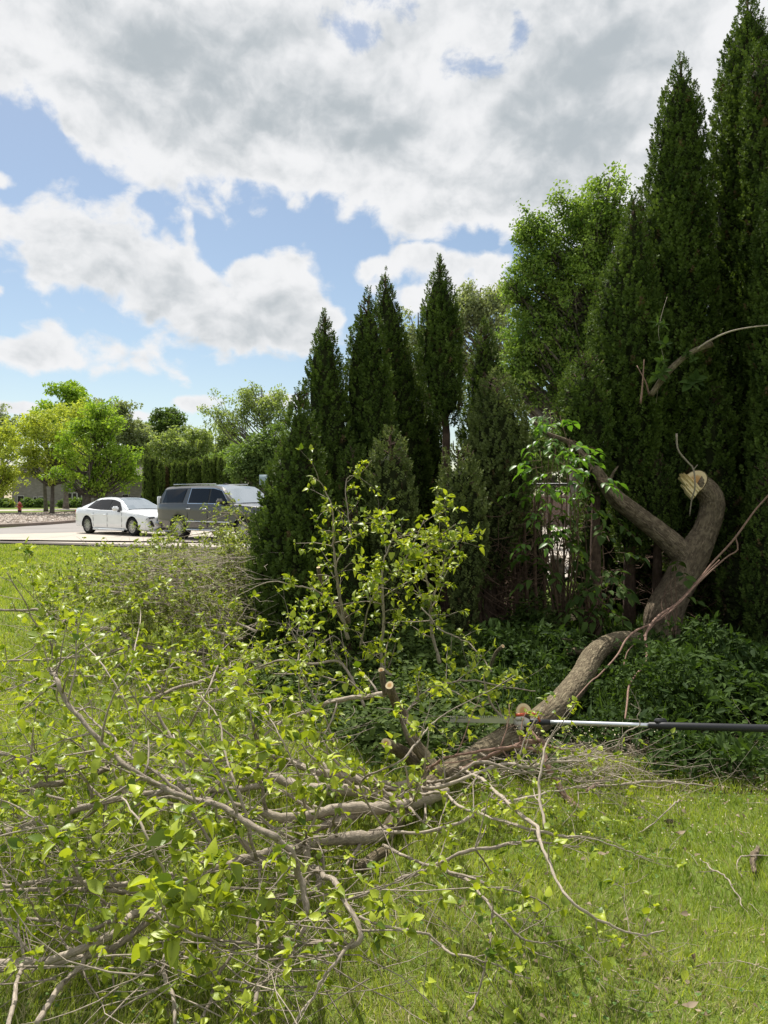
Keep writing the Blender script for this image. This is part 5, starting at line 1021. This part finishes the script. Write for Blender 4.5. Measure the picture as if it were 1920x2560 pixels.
hb_([(1100, 1660, 5.0), (1082, 1569, 5.0), (1080, 1494, 5.0), (1067, 1435, 4.95), (1065, 1385, 4.95), (1077, 1360, 4.9), (1100, 1340, 4.9), (1140, 1310, 4.9)], (.014, .009, .003), 15, .38, .06, 1, 1.5, None, 'twig', .1)
hb_([(1081, 1500, 5.0), (1107, 1435, 5.0), (1112, 1400, 5.0), (1130, 1370, 4.95)], (.006, .003), 7, .25, .06, 1, 1.4)
hb_([(900, 1620, 4.9), (930, 1500, 4.7), (1000, 1420, 4.65), (1040, 1340, 4.6), (1060, 1300, 4.6)], (.007, .0025), 12, .36, .062, 1, 1.6)
hb_([(860, 1560, 4.9), (800, 1480, 4.7), (724, 1460, 4.6), (675, 1455, 4.6), (600, 1490, 4.6), (560, 1520, 4.6)], (.008, .005, .002), 7, .15, .05, 1, 1.2)
hb_([(880, 1360, 5.2), (868, 1260, 5.3), (868, 1196, 5.4), (900, 1185, 5.4), (930, 1150, 5.4)], (.006, .0025), 6, .2, .05, 1, 1.1)
hb_([(1052, 1519, 4.8), (1097, 1574, 4.8), (1147, 1604, 4.8), (1181, 1619, 4.75), (1230, 1680, 4.6)], (.006, .005), 7, .25, .05, 1, .8)
hb_([(965, 1740, 3.9), (893, 1745, 3.95), (820, 1760, 4.0), (787, 1778, 4.0), (720, 1800, 4.0), (650, 1850, 3.9)], (.017, .013, .007), 8, .35, .06, 1, 1.0)
hb_([(910, 1770, 4.4), (850, 1660, 4.6), (780, 1660, 4.6), (700, 1650, 4.7), (640, 1670, 4.8)], (.012, .006), 7, .28, .05, 1, .9)
hb_([(1000, 1800, 4.3), (1080, 1720, 4.4), (1180, 1700, 4.5), (1260, 1720, 4.5), (1340, 1730, 4.6)], (.010, .004), 12, .32, .055, 1, 1.4)
hb_([(850, 1900, 4.0), (800, 1780, 4.1), (760, 1700, 4.1), (740, 1600, 4.1), (720, 1560, 4.1)], (.008, .003), 10, .35, .06, 1, 1.2)
hb_([(430, 2320, z(.12)), (420, 2250, z(.35)), (380, 2150, z(.52)), (340, 2060, z(.6)), (300, 2000, z(.62))], (.006, .003), 12, .3, .085, 1, 1.3)
hb_([(560, 2380, z(.15)), (450, 2330, z(.4)), (400, 2310, z(.5)), (370, 2290, z(.55))], (.005, .003), 7, .16, .085, 1, 1.6)
hb_([(640, 2150, z(.15)), (600, 2000, z(.4)), (560, 1900, z(.5)), (540, 1800, z(.6)), (500, 1740, z(.65))], (.008, .003), 12, .36, .07, 1, 1.2)
hb_([(760, 2050, z(.15)), (740, 1940, z(.4)), (700, 1850, z(.55)), (660, 1780, z(.62))], (.007, .003), 10, .34, .07, 1, 1.2)
hb_([(300, 2300, z(.12)), (200, 2200, z(.35)), (140, 2100, z(.45)), (60, 2040, z(.5)), (-20, 2000, z(.5))], (.006, .003), 12, .32, .065, 1, 1.1)
hb_([(360, 1860, z(.3)), (280, 1700, z(.6)), (220, 1620, z(.7)), (150, 1560, z(.75)), (40, 1450, 3.6)], (.006, .002), 14, .34, .058, 1, 1.0)
hb_([(460, 1840, z(.3)), (520, 1720, z(.55)), (560, 1620, z(.6)), (640, 1560, z(.7))], (.007, .002), 12, .4, .055, 1, 1.2)
hb_([(300, 1780, z(.3)), (330, 1640, z(.6)), (350, 1520, z(.75)), (330, 1440, 4.3)], (.006, .002), 12, .4, .055, 1, 1.0)
for i in range(22):       # finer side branches of the crown lying in the heap
    px, py = gF.uniform(-60, 860), gF.uniform(1560, 2200); h = gF.uniform(.05, .4); a = gF.choice([gF.normal(3.0, .45), gF.normal(3.6, .5), gF.uniform(0, 6.28)]); L_ = gF.uniform(90, 260)
    p0 = G(px, py, h); Yc = p0[1]; dd = np.array([math.cos(a), math.sin(a)*.8, gF.uniform(-.12, .25)]); ln = gF.uniform(.5, 1.2); pts = [p0+dd*ln*u+np.array([0, 0, .08*math.sin(u*3)])+gF.normal(0, .06, 3) for u in np.linspace(0, 1, 5)]
    pts = [np.maximum(q, [-99, 0, .02]) for q in pts]; HB.append((np.array(pts), (gF.uniform(.004, .010), .002), 8, .32, .05, 1, .8, None, 'twig', .3))
wcount = lcount = 0
for i, (pts, r, ns, sl, leaf, lvl, dens, lab, mat, up) in enumerate(HB):
    g = rng(1000+i); mb = MB(); L = Leaves(); a = pts if isinstance(pts, np.ndarray) else hero(pts)
    cx_ = float(np.mean(a[:, 0])); near = float(np.mean(a[:, 1])) < 3.0; lf_, dn_ = leaf*.86, dens*.85
    if cx_ > .25 and len(a) < 90 and float(np.mean(a[:, 1])) < 4.2: dn_ *= .5; lf_ *= .85
    if near: dn_ *= .78; lf_ *= .84
    along(mb, L, g, a, r, int(ns*(1.05 if near else 1.4)), sl*(.75 if near else .85), lf_, lvl, up, float(g.uniform(.2, .8)), dn_, seed=i)
    br = mb.build('branch', M[mat], ft); lf = MB(); L.flush(lf, LT, i)
    if lf.n: lf.build('leaves', M['mulberry'], br); lcount += lf.n
    wcount += mb.n
print('limb verts', wcount, lcount)

# loose cut pieces
def loose(name, lab, pts, r, group=None, mat='twig', ns=0, sl=.2, leaf=0, seed=1, rough=.06, cat='branch', faces=False, lvl=1, dens=.5):
    g = rng(seed); mb = MB(); L = Leaves(); a = pts if isinstance(pts, np.ndarray) else hero(pts); q = along(mb, L, g, a, r, ns, sl, leaf, lvl, .2, .6, dens, seed=seed, rough=rough)
    o = tag(mb.build(name, M[mat], None), lab, cat, group); lf = MB(); L.flush(lf, LT, seed)
    if lf.n: lf.build('leaves', M['mulberry_pale'], o)
    if faces: disc('cut_face', q[-1], q[-1]-q[-2], r[-1]*1.02, o, seed=seed)
    return o
loose('cut_branch', 'smooth tan cut branch leaning from the pole saw head down towards the lawn', [(1325, 1825, 4.05), (1345, 1848, 4.0), (1357, 1863, 3.95), (1372, 1913, 3.85), (1397, 1957, 3.8), (1421, 1997, 3.75), (1453, 2035, 3.68)], (.010, .014, .020, .021, .020), mat='twig_red', faces=True, seed=51, rough=.03)
loose('bare_stick', 'long thin pale stick lying along the shaded edge of the lawn', [(1440, 1975, z(.03)), (1471, 1972, z(.03)), (1545, 1969, z(.035)), (1619, 1962, z(.05)), (1693, 1963, z(.045)), (1785, 1971, z(.03))], (.006, .008, .005), seed=52, cat='stick')
loose('bare_stick', 'short tan stick lying at the edge of the weeds below the pole saw', [(1470, 1985, z(.02)), (1500, 1965, z(.03)), (1518, 1950, z(.05))], (.012, .010, .008), seed=53, cat='stick', mat='twig_red')
loose('bark_chunk', 'dark knobbly dead piece of branch lying on the lawn near the right edge', [(1894, 2193, z(.02)), (1892, 2170, z(.025)), (1897, 2145, z(.03)), (1902, 2126, z(.025))], (.010, .015, .010), seed=54, rough=.25, cat='branch', mat='bark')
loose('curved_twig', 'thin curved twig on the sunlit lawn left of the knobbly dead piece', [(1755, 2155, z(.02)), (1790, 2190, z(.03)), (1835, 2225, z(.03)), (1855, 2255, z(.02)), (1866, 2278, z(.02))], (.003, .004, .003), seed=55, cat='twig', ns=3, sl=.08)
loose('curved_twig', 'thin arched twig touching the knobbly dead piece at the right edge', [(1865, 2205, z(.01)), (1848, 2175, z(.02)), (1860, 2155, z(.03)), (1900, 2148, z(.05)), (1940, 2150, z(.05))], (.003, .0035, .002), seed=56, cat='twig')
loose('curved_twig', 'forked pale twig standing before the joint of the pole saw', [(1540, 1880, 4.05), (1562, 1835, 4.0), (1600, 1812, 4.0), (1597, 1790, 4.0), (1604, 1775, 4.0), (1580, 1762, 4.0)], (.005, .004, .002), seed=57, cat='twig', ns=3, sl=.12)
loose('curved_twig', 'arched twig dropping from the shaded weeds onto the sunlit lawn', [(1740, 1945, 4.1), (1725, 1985, 4.0), (1690, 2020, z(.1)), (1650, 2060, z(.05)), (1600, 2090, z(.02))], (.004, .005, .003), seed=58, cat='twig', ns=4, sl=.12)
def clod():
    g = rng(3); bm = bmesh.new(); bmesh.ops.create_icosphere(bm, subdivisions=3, radius=.015); 
    for v in bm.verts: v.co *= 1+g.uniform(-.25, .35); v.co.z *= .6; v.co.x *= 1.4
    p = G(1680, 2060, .02); me = bpy.data.meshes.new('clod'); bm.to_mesh(me); bm.free(); me.materials.append(M['soil']); o = bpy.data.objects.new('soil_clod', me); COL.objects.link(o); o.location = p; tag(o, 'small dark crumbled clod lying on the lawn below the long stick', 'clod')
clod()
for i, (px, py, s) in enumerate([(1702, 2093, .024), (1505, 2143, .02), (1600, 2055, .02), (1730, 2535, .022)]):
    mb = MB(); L = Leaves(); L.put(G(px, py, .05), unit(np.array([1, .3, .1])), unit(np.array([0, -.3, 1])), s*1.6, .6); L.put(G(px+3, py, .05), unit(np.array([-.6, .6, .2])), unit(np.array([.3, -.3, 1])), s, .3); L.flush(mb, LT, i)
    if 'dry' not in M: M['dry'] = mat_leaf('withered_leaf', (.14, .10, .06), (.34, .27, .19), .2, .7, .2, (1, 1, 1))
    tag(mb.build('withered_leaf', M['dry'], None), ['curled pale dead leaf on the lawn just below the dark clod', 'small dead leaf on the lawn inside the curve of the long twig', 'pinkish dead leaf on the lawn left of the dark clod', 'dead leaf on the worn grass at the bottom edge'][i], 'leaf')

# brush pile of cut branches left of the hedge
labs = ['leafy cut branch arching up in front of the grey vehicle', 'leafy cut branch reaching left below the parked vehicles', 'small leafed branch heaped at the foot of the leftmost large arborvitae', 'tangled leafy branch on top of the far brush pile', 'leafy branch in the middle of the far brush pile', 'pale leafed branch at the left rim of the far brush pile', 'sprawling twiggy branch at the near side of the far brush pile', 'long bare ended branch leaning out of the far brush pile', 'leafy branch pressed against the skirt of the leftmost arborvitae', 'low leafy branch trailing onto the far lawn', 'dense leafy branch under the arching one', 'light green branch end sticking out before the drive edge', 'twiggy branch lying between the far pile and the long grey limb', 'leafy branch above the bend of the long grey limb']
pile = [([(640, 1350), (600, 1300), (560, 1282), (515, 1300)], 8.6), ([(640, 1400), (560, 1335), (500, 1335), (440, 1345)], 8.8), ([(680, 1560), (620, 1480), (600, 1420), (560, 1380)], 7.2), ([(640, 1480), (560, 1420), (480, 1400), (400, 1390)], 8.2), ([(660, 1500), (540, 1450), (440, 1450), (330, 1470)], 7.6), ([(480, 1470), (400, 1430), (320, 1430), (240, 1450)], 7.6), ([(620, 1560), (480, 1500), (360, 1500), (240, 1520)], 6.8), ([(640, 1440), (580, 1360), (540, 1330), (490, 1375)], 8.4), ([(650, 1440), (630, 1370), (615, 1300), (585, 1262)], 8.0), ([(440, 1480), (330, 1460), (230, 1480), (110, 1500)], 7.2), ([(640, 1390), (560, 1390), (500, 1370), (450, 1385)], 8.6), ([(600, 1450), (520, 1390), (470, 1370), (430, 1400)], 9.0), ([(600, 1600), (460, 1560), (340, 1560), (220, 1600)], 6.2), ([(560, 1590), (500, 1520), (420, 1500), (300, 1520)], 6.5)]
labs += ['grey twiggy branch standing up in the far brush pile close to the leftmost arborvitae', 'leafy branch sloping down leftwards behind the long grey limb', 'small leafed branch filling the near left of the far brush pile', 'twiggy branch at the top of the far brush pile under the dark grey vehicle', 'lowest leafy branch of the far brush pile beside the long grey limb', 'branch with pale leaves at the far left end of the far brush pile']
pile += [([(650, 1520), (620, 1450), (600, 1380), (570, 1340)], 7.6), ([(600, 1500), (500, 1440), (400, 1420), (300, 1440)], 7.2), ([(520, 1560), (400, 1500), (280, 1480), (180, 1500)], 6.6), ([(640, 1420), (560, 1385), (470, 1380), (380, 1405)], 8.2), ([(640, 1580), (540, 1540), (420, 1530), (310, 1550)], 6.3), ([(400, 1520), (300, 1460), (200, 1440), (110, 1460)], 6.9)]
for i, (pp, Y) in enumerate(pile):
    g = rng(500+i); a = np.array([P(x, y, Y+.25*math.sin(k*1.3+i)) for k, (x, y) in enumerate(pp)]); a[:, 2] = np.maximum(a[:, 2], .06)
    loose('cut_branch', labs[i], a, (.014, .009, .003), 'cut branches in the far brush pile', ns=9 if i in (0, 1, 7, 8, 10, 11) else 34, sl=.28 if i in (0, 1, 7, 8, 10, 11) else .42, leaf=.040, seed=500+i, lvl=1 if i in (0, 1, 7, 8, 10, 11) else 2, dens=.8)

def mix_stuff():
    # fine twigs scattered in and around the heap
    g = rng(8); mb = MB()
    def lay(n, f, ln=(.12, .55), rr=(.0012, .0035)):
        for _ in range(n):
            p = f(); a = g.uniform(0, 6.28); l = g.uniform(*ln); d = np.array([math.cos(a), math.sin(a)*.8, g.uniform(-.1, .25)]); pts = [p]
            for k in range(4): d = unit(d+g.normal(0, .18, 3)); pts.append(np.maximum(pts[-1]+d*l/4, [-99, -99, .012]))
            tube(mb, pts, np.linspace(1, .4, 5)*g.uniform(*rr), 3, g.uniform(0, 1), cap=False)
    lay(620, lambda: G(g.uniform(-60, 960), g.uniform(1560, 2500)**1.0, g.uniform(.01, .25)))
    lay(150, lambda: G(g.uniform(1150, 1560), g.normal(1915, 38), g.uniform(.01, .16)), (.12, .5))
    lay(160, lambda: G(g.uniform(1450, 1930), g.normal(1920, 45), g.uniform(.01, .1)), (.1, .4), (.0008, .0016))
    lay(1000, lambda: P(g.triangular(200, 560, 690), g.uniform(1385, 1570), g.uniform(6.2, 8.3)), (.2, .55))
    lay(110, lambda: G(g.uniform(960, 1920), g.uniform(2000, 2540), .025), (.03, .2), (.0008, .002))
    tag(mb.build('twig_litter', M['twig'], None), 'mat of fine bare twigs strewn under the fallen crown and along the weeds', 'twigs', kind='stuff')
    mb = MB()           # bare brown lower twigs under the grey arborvitae
    for _ in range(300):
        y0 = g.uniform(1230, 1600); c = P(1265+g.normal(0, 22), y0, 7.8+g.normal(0, .15)); q = P(g.uniform(1165, 1375), y0-g.uniform(-30, 110), 7.8+g.uniform(-.45, .35)); m = (c+q)/2+g.normal(0, .05, 3)+[0, 0, -.05]
        tube(mb, resample(np.array([c, m, q]), 6), np.linspace(.007, .0018, 6), 3, g.uniform(0, 1), cap=False)
    for k in range(9):
        x = 1200+k*20+g.uniform(-8, 8); tube(mb, resample(np.array([P(x+g.normal(0, 12), 1650, 7.8), P(x, 1450, 7.9), P(x+g.normal(0, 10), 1240, 7.85)]), 12), np.linspace(.026, .012, 12), 6, g.uniform(0, .5), rough=.1)
    o = [q for q in bpy.data.objects if q.get('label', '').startswith('grey green round topped arb')][0]; mb.build('dead_twigs', M['twig_dead'], o)
    mb = MB()
    for _ in range(700):
        x = g.uniform(640, 1960); y0 = g.uniform(1350, 1610); Y = g.uniform(8.2, 9.4); c = P(x, y0, Y); a = g.uniform(0, 6.28); tube(mb, [c, c+np.array([math.cos(a)*.25, math.sin(a)*.2, g.uniform(-.1, .2)]), c+np.array([math.cos(a)*.45, math.sin(a)*.35, g.uniform(-.1, .4)])], [.006, .004, .002], 3, g.uniform(0, .4), cap=False)
    tag(mb.build('hedge_twigs', M['twig_dead'], None), 'dead brown twigs filling the shaded inside of the hedge', 'twigs', kind='stuff')
mix_stuff()

# ------------------------------------------------------------------ pole saw
def polesaw():
    a = P(1356, 1808, 4.35); b = P(1640, 1817, 4.15); c = P(1990, 1824, 3.95); d = unit(c-a)
    t = empty('pole_saw', a, 'long pole pruning saw with silver shaft, black sleeve and orange hook at the fallen limb', 'pole saw')
    alu = mat_plain('brushed_aluminium', (.62, .64, .68), .3, .5, .85, var=.08); rub = mat_plain('black_sleeve', (.02, .021, .024), .5, .4, scale=30); cast = mat_plain('cast_housing', (.5, .48, .43), .5); org = mat_plain('orange_plastic', (.55, .085, .03), .45)
    mb = MB(); tube(mb, resample(np.array([a, b]), 6), .0125, 18, .5); mb.build('shaft', alu, t)
    mb = MB(); e = b+d*1.6; tube(mb, [b-d*.03, b-d*.028, b+d*.02, b+d*.024, b+d*.06, e], [.0165, .018, .018, .0205, .0195, .0195], 20, .5); mb.build('sleeve', rub, t)
    bevbox('clamp', (-.03, -.012, -.01), (.035, .012, .02), rub, None, .006); o = bpy.context.scene.collection.objects[-1]; o.location = b+np.array([.03, 0, .018]); o.parent = t; o.matrix_parent_inverse = Matrix.Translation(t.location).inverted()
    mb = MB(); tube(mb, [a-d*.075, a-d*.06, a-d*.01, a, a+d*.05], [.014, .019, .018, .015, .014], 16, .5, rough=.03); mb.build('collar', rub, t)
    hd = MB(); tube(hd, resample(np.array([a+[-.155, 0, -.012], a+[-.13, 0, -.004], a+[-.10, 0, 0], a+[-.07, 0, 0]]), 12), [.012, .022, .027, .029, .028, .026, .022, .024, .026, .024, .019, .016], 18, .5); tube(hd, [a+[-.15, -.022, .02], a+[-.145, -.022, .026], a+[-.105, -.024, .028], a+[-.10, -.024, .024]], [.008, .012, .012, .008], 12); tube(hd, [a+[-.12, -.02, -.03], a+[-.12, .02, -.03]], .016, 16); hd.build('saw_head', cast, t)
    mb = MB(); tube(mb, resample(np.array([a+[-.145, -.01, .04], a+[-.08, -.01, .052], a+[-.03, -.01, .044], a+[-.012, -.01, .006]]), 12), np.linspace(.0045, .006, 12), 8, .5); tube(mb, [a+[-.15, -.02, .045], a+[-.10, -.02, .05]], .008, 8); mb.build('hook_guard', org, t)
    mb = MB(); V, Fc = boxv((-.52, -.004, -.012), (-.16, .004, .022)); V[[0, 3], 2] += .008; V[[4, 7], 2] -= .008; mb.add(V+a+[0, 0, .004], Fc)
    for k in range(34): x = -.52+k*.0107; V, Fc = boxv((x, -.006, .02), (x+.006, .006, .03)); mb.add(V+a+[0, 0, .004], Fc)
    mb.build('guide_bar', alu, t, smooth=False)
polesaw()

def chips():
    g = rng(12); mb = MB(); n = 1500; px = g.normal(1440, 120, n); py = np.abs(g.normal(0, 85, n))+1815; p = np.array([P(x, y, g.uniform(3.9, 4.9)) if g.random() < .55 else G(x, max(y, 1900), .03) for x, y in zip(px, py)]); p[:, 2] = np.maximum(p[:, 2], .02)
    n2 = 500; q = np.array([G(g.uniform(1250, 1950), g.normal(2030, 70), .055) for _ in range(n2)]); p = np.concatenate([p, q]); n += n2
    tv = np.array([(-.5, -.5, 0), (.5, -.5, .2), (.5, .5, 0), (-.5, .5, .2)]); stamp(mb, tv, [np.array([(0, 1, 2, 3)])], p, frames(rand_dirs(g, n), rand_dirs(g, n)), g.uniform(.002, .0055, n), g.uniform(0, 1, n))
    tag(mb.build('sawdust', mat_plain('sawdust', (.75, .66, .48), .8, .2), None, smooth=False), 'pale sawdust flecks flying and lying below the pole saw', 'sawdust', kind='stuff')
chips()

# ------------------------------------------------------------------ undergrowth and grass
def litter():
    g = rng(91); mb = MB(); n = 420; px = g.uniform(1150, 1940, n); py = np.where(g.random(n) < .6, g.normal(1960, 55, n), g.uniform(1980, 2560, n)); py = np.maximum(py, 1850); p = np.array([G(a, b, .035) for a, b in zip(px, py)])
    for q, (tv, tf) in enumerate(LT[:3]):
        s = np.arange(n) % 3 == q; stamp(mb, tv, tf, p[s], frames(unit(rand_dirs(g, n)*[1, 1, .3]), unit(rand_dirs(g, n)*.6+[0, 0, 1]))[s], g.uniform(.008, .026, s.sum()), g.uniform(0, 1, s.sum()))
    tag(mb.build('leaf_litter', M['dry'], None), 'small brown dead leaves and crumbs strewn at the edge of the weeds and on the lawn', 'leaf litter', kind='stuff')
    mb = MB(); n = 2600; Yv = np.sqrt(g.uniform(2.1**2, 4.3**2, n)); X = Yv*g.uniform(-.55, .55, n); k = (np.sin(X*4+1)*np.sin(Yv*5.2)+.5*np.sin(X*9-Yv*7)+g.normal(0, .3, n)) > .45; X, Yv = X[k], Yv[k]; n = len(X); p = np.stack([X, Yv, g.uniform(.02, .045, n)], -1)
    A = np.linspace(0, 2*np.pi, 7)[:-1]; tv = np.array([(0, 0, 0)]+[(.5*math.cos(a), .5+.5*math.sin(a), .1) for a in A]); tf = [np.array([(0, 1+i, 1+(i+1) % 6) for i in range(6)])]
    for a in (0, 2.1, 4.2):
        d = unit(np.array([math.cos(a), math.sin(a), .15])+g.normal(0, .25, (n, 3))); stamp(mb, tv, tf, p, frames(d, unit(g.normal(0, .2, (n, 3))+[0, 0, 1])), g.uniform(.006, .011, n), g.uniform(0, 1, n))
    tag(mb.build('clover', M['clover'], None, smooth=False), 'patches of low clover growing in the lawn', 'clover', kind='stuff')
M['clover'] = mat_leaf('clover_leaf', (.06, .13, .03), (.18, .28, .08), .3, .6, .1)
litter()

def undergrowth():
    g = rng(31); L = Leaves(); n = 105000; X = g.uniform(.2, 6.6, n*2); Yv = g.uniform(4.0, 8.6, n*2)
    edge = 3.95+.25*np.sin(X*2.3)+.12*np.sin(X*6.1)+np.clip(1.6-X, 0, 9)*1.2; edge = edge+g.normal(0, .10, len(X)); k = (Yv > edge)
    X, Yv, E = X[k], Yv[k], edge[k]; dd = np.clip((Yv-E)/1.6, 0, 1); top = .04+.34*dd*(.65+.35*np.sin(X*3.1+Yv*2.2)*np.sin(X*1.3-Yv*3.4))-.10*np.clip(Yv-6.2, 0, 2)
    path_xy = path[:, :2]; far = np.array([np.min(np.hypot(path_xy[:, 0]-x, path_xy[:, 1]-y)) for x, y in zip(X, Yv)]); near_trunk = far < .22; top = np.where(near_trunk, np.minimum(top, .06), top); top = np.where((X > .8) & (Yv < 4.6), np.minimum(top, .10), top)
    top = top*np.where(np.hypot((X-2.75)/.75, (Yv-6.9)/.9) < 1, .3, 1)
    zz = top*g.uniform(.05, 1.25, len(X))**.7*(1+.35*np.sin(X*9+Yv*7)); gap = np.sin(X*5.3+2*np.sin(Yv*2.1))*np.sin(Yv*4.7+X*1.9); keep = g.random(len(X)) < np.where(Yv > 6.5, .75, 1)*np.clip(.85+gap*.9, .12, 1)*np.where(Yv < 4.9, .55, 1); X, Yv, zz = X[keep][:n], Yv[keep][:n], zz[keep][:n]; m = len(X); p = np.stack([X, Yv, zz], -1)
    d = unit(rand_dirs(g, m)*[1, 1, .8]+[0, -.1, .1]); nr = unit(rand_dirs(g, m)*.9+[0, -.25, 1]); typ = np.sin(X*2.7+1)*np.sin(Yv*2.1)+g.normal(0, .35, m)
    tint = np.clip(g.normal(.42, .2, m)+.22*np.sin(X*4.3+1.3*np.sin(Yv*3))*np.sin(Yv*3.7), 0, 1); mb = MB(); rot = frames(d, nr)
    for sel, temps, s0, s1 in ((typ > .1, LC, .018, .055), (typ <= .1, LN, .04, .10)):
        w = g.integers(0, len(temps), m)
        for q, (tv, tf) in enumerate(temps):
            s = sel & (w == q); stamp(mb, tv, tf, p[s], rot[s], g.uniform(s0, s1, s.sum()), tint[s])
    # dead leaves lying between
    # upright grassy blades between the leaves
    nb = 16000; j = g.integers(0, m, nb); b = p[j]*[1, 1, 0]; up = unit(rand_dirs(g, nb)*.5+[0, -.1, 1]); s = g.uniform(.10, .30, nb)*np.where(b[:, 1] < 4.7, .5, 1); tv = np.array([(-.018, 0, 0), (.018, 0, 0), (.014, .55, -.05), (0, 1, -.3), (-.014, .55, -.05)])
    stamp(mb, tv, [np.array([(0, 1, 2, 4)]), np.array([(4, 2, 3)])], b, frames(up, rand_dirs(g, nb)), s, np.clip(g.normal(.5, .25, nb), 0, 1))
    tag(mb.build('undergrowth', M['weed'], None, smooth=False), 'dark green weeds and long grass carpeting the shade under the hedge', 'weeds', kind='stuff')
    # leafy band under the low hedge, left of the limb
    mb = MB(); n = 30000; px = g.uniform(640, 1420, n); Yv = g.uniform(3.9, 8.4, n); X = (px-960)/F*Yv; k = Yv > 4.15+np.clip((980-px)/300, 0, 2)*1.25+g.normal(0, .12, n); X, Yv = X[k], Yv[k]; farp = np.array([np.min(np.hypot(path_xy[:, 0]-x, path_xy[:, 1]-y)) for x, y in zip(X, Yv)]); k = farp > .16; X, Yv = X[k], Yv[k]; m = len(X); zz = (.07+.42*np.clip((Yv-5)/2, 0, 1)*(.6+.4*np.sin(X*4+Yv)))*g.uniform(.1, 1.1, m); p = np.stack([X, Yv, zz], -1); w = g.integers(0, 3, m)
    for q, (tv, tf) in enumerate(LC):
        s = w == q; stamp(mb, tv, tf, p[s], frames(unit(rand_dirs(g, m)*[1, 1, .4]), unit(rand_dirs(g, m)*.6+[0, -.2, 1]))[s], g.uniform(.025, .07, s.sum()), np.clip(g.normal(.4, .25, s.sum()), 0, 1))
    for _ in range(900): tube(mb, [p[_ % m]*[1, 1, 0], p[_ % m]*[1, 1, .5]+g.normal(0, .02, 3), p[_ % m]], .002, 3, .1, cap=False)
    tag(mb.build('ground_cover', M['paleweed'], None), 'grey green leafy shoots growing at the foot of the low arborvitaes', 'plants', kind='stuff')
undergrowth()

def grass():
    g = rng(2); tv = np.array([(-.5, 0, 0), (.5, 0, 0), (.42, .5, -.04), (-.42, .5, -.04), (0, 1, -.22)]); tf = [np.array([(0, 1, 2, 3)]), np.array([(3, 2, 4)])]
    A = MB(); B = MB()
    for (y0, y1, dn, h, w) in ((1.75, 3.0, 11000, .052, .0030), (3.0, 4.6, 8000, .052, .0036), (4.6, 8, 3600, .055, .006), (8, 14, 1100, .06, .012), (14, 24, 330, .07, .026)):
        wd = .56 if y0 >= 8 else .85; n = int(dn*(y1**2-y0**2)*wd); Yv = np.sqrt(g.uniform(y0**2, y1**2, n)); X = Yv*g.uniform(-wd, wd, n)
        k = (np.abs(X/Yv) < .56) | (g.random(n) < .6); X, Yv = X[k], Yv[k]
        if y0 >= 4.6: k = X < (.6 if y0 < 8 else -.4); X, Yv = X[k], Yv[k]
        k = ~((Yv > 4.35+.2*np.sin(X*2.3)) & (X > 1.0)); X, Yv = X[k], Yv[k]
        k = ~((Yv > 4.3+np.clip((-.05-X)/.7, 0, 2)*1.2) & (X > -1.2) & (X <= 1.0)); X, Yv = X[k], Yv[k]
        if y0 >= 14: k = Yv < (e0[1]+(X-e0[0])/(e2[0]-e0[0])*(e2[1]-e0[1]))-.3; X, Yv = X[k], Yv[k]
        n = len(X); cl = np.sin(X*5.1+np.sin(Yv*4)*1.5)*np.sin(Yv*6.3+X*2)+.6*np.sin(X*13+Yv*9)+.5*np.sin(X*1.7-Yv*1.3)
        wear = np.clip((3.0-Yv)*.6+.25*np.sin(X*2.1+1)*np.sin(Yv*3)+(X > .2)*.1, 0, .6)+.08+np.clip(-X-1.2, 0, 1)*.0
        st = g.random(n) < (.10+wear*.45+.05*np.clip(cl, 0, 2)); hh = h*g.uniform(.55, 1.25, n)*(1+.12*cl); fl = np.where(st, .9, .45)[:, None]
        flow = np.stack([np.sin(X*3+Yv*2), np.cos(Yv*2.7-X), np.zeros(n)], -1)*.35
        d = unit(rand_dirs(g, n)*fl+flow*fl+[0, 0, .9]); d[:, 2] = np.abs(d[:, 2]); p = np.stack([X, Yv, np.full(n, -.003)], -1); rot = frames(d, rand_dirs(g, n)); rot[:, :, 0] *= (w/hh*g.uniform(.7, 1.2, n))[:, None]
        tint = np.clip(.45+.16*cl+g.normal(0, .2, n), 0, 1)
        for s, mb in ((~st, A), (st, B)): stamp(mb, tv, tf, p[s], rot[s], hh[s], tint[s])
    tag(A.build('grass', M['grass'], None, smooth=False), 'mown green grass covering the lawn', 'grass', kind='stuff'); tag(B.build('dry_grass', M['straw'], None, smooth=False), 'dry straw coloured blades mixed through the lawn', 'grass', kind='stuff')
grass()
print('polys', sum(len(o.data.polygons) for o in bpy.data.objects if o.type == 'MESH'), 'objects', len(bpy.data.objects))
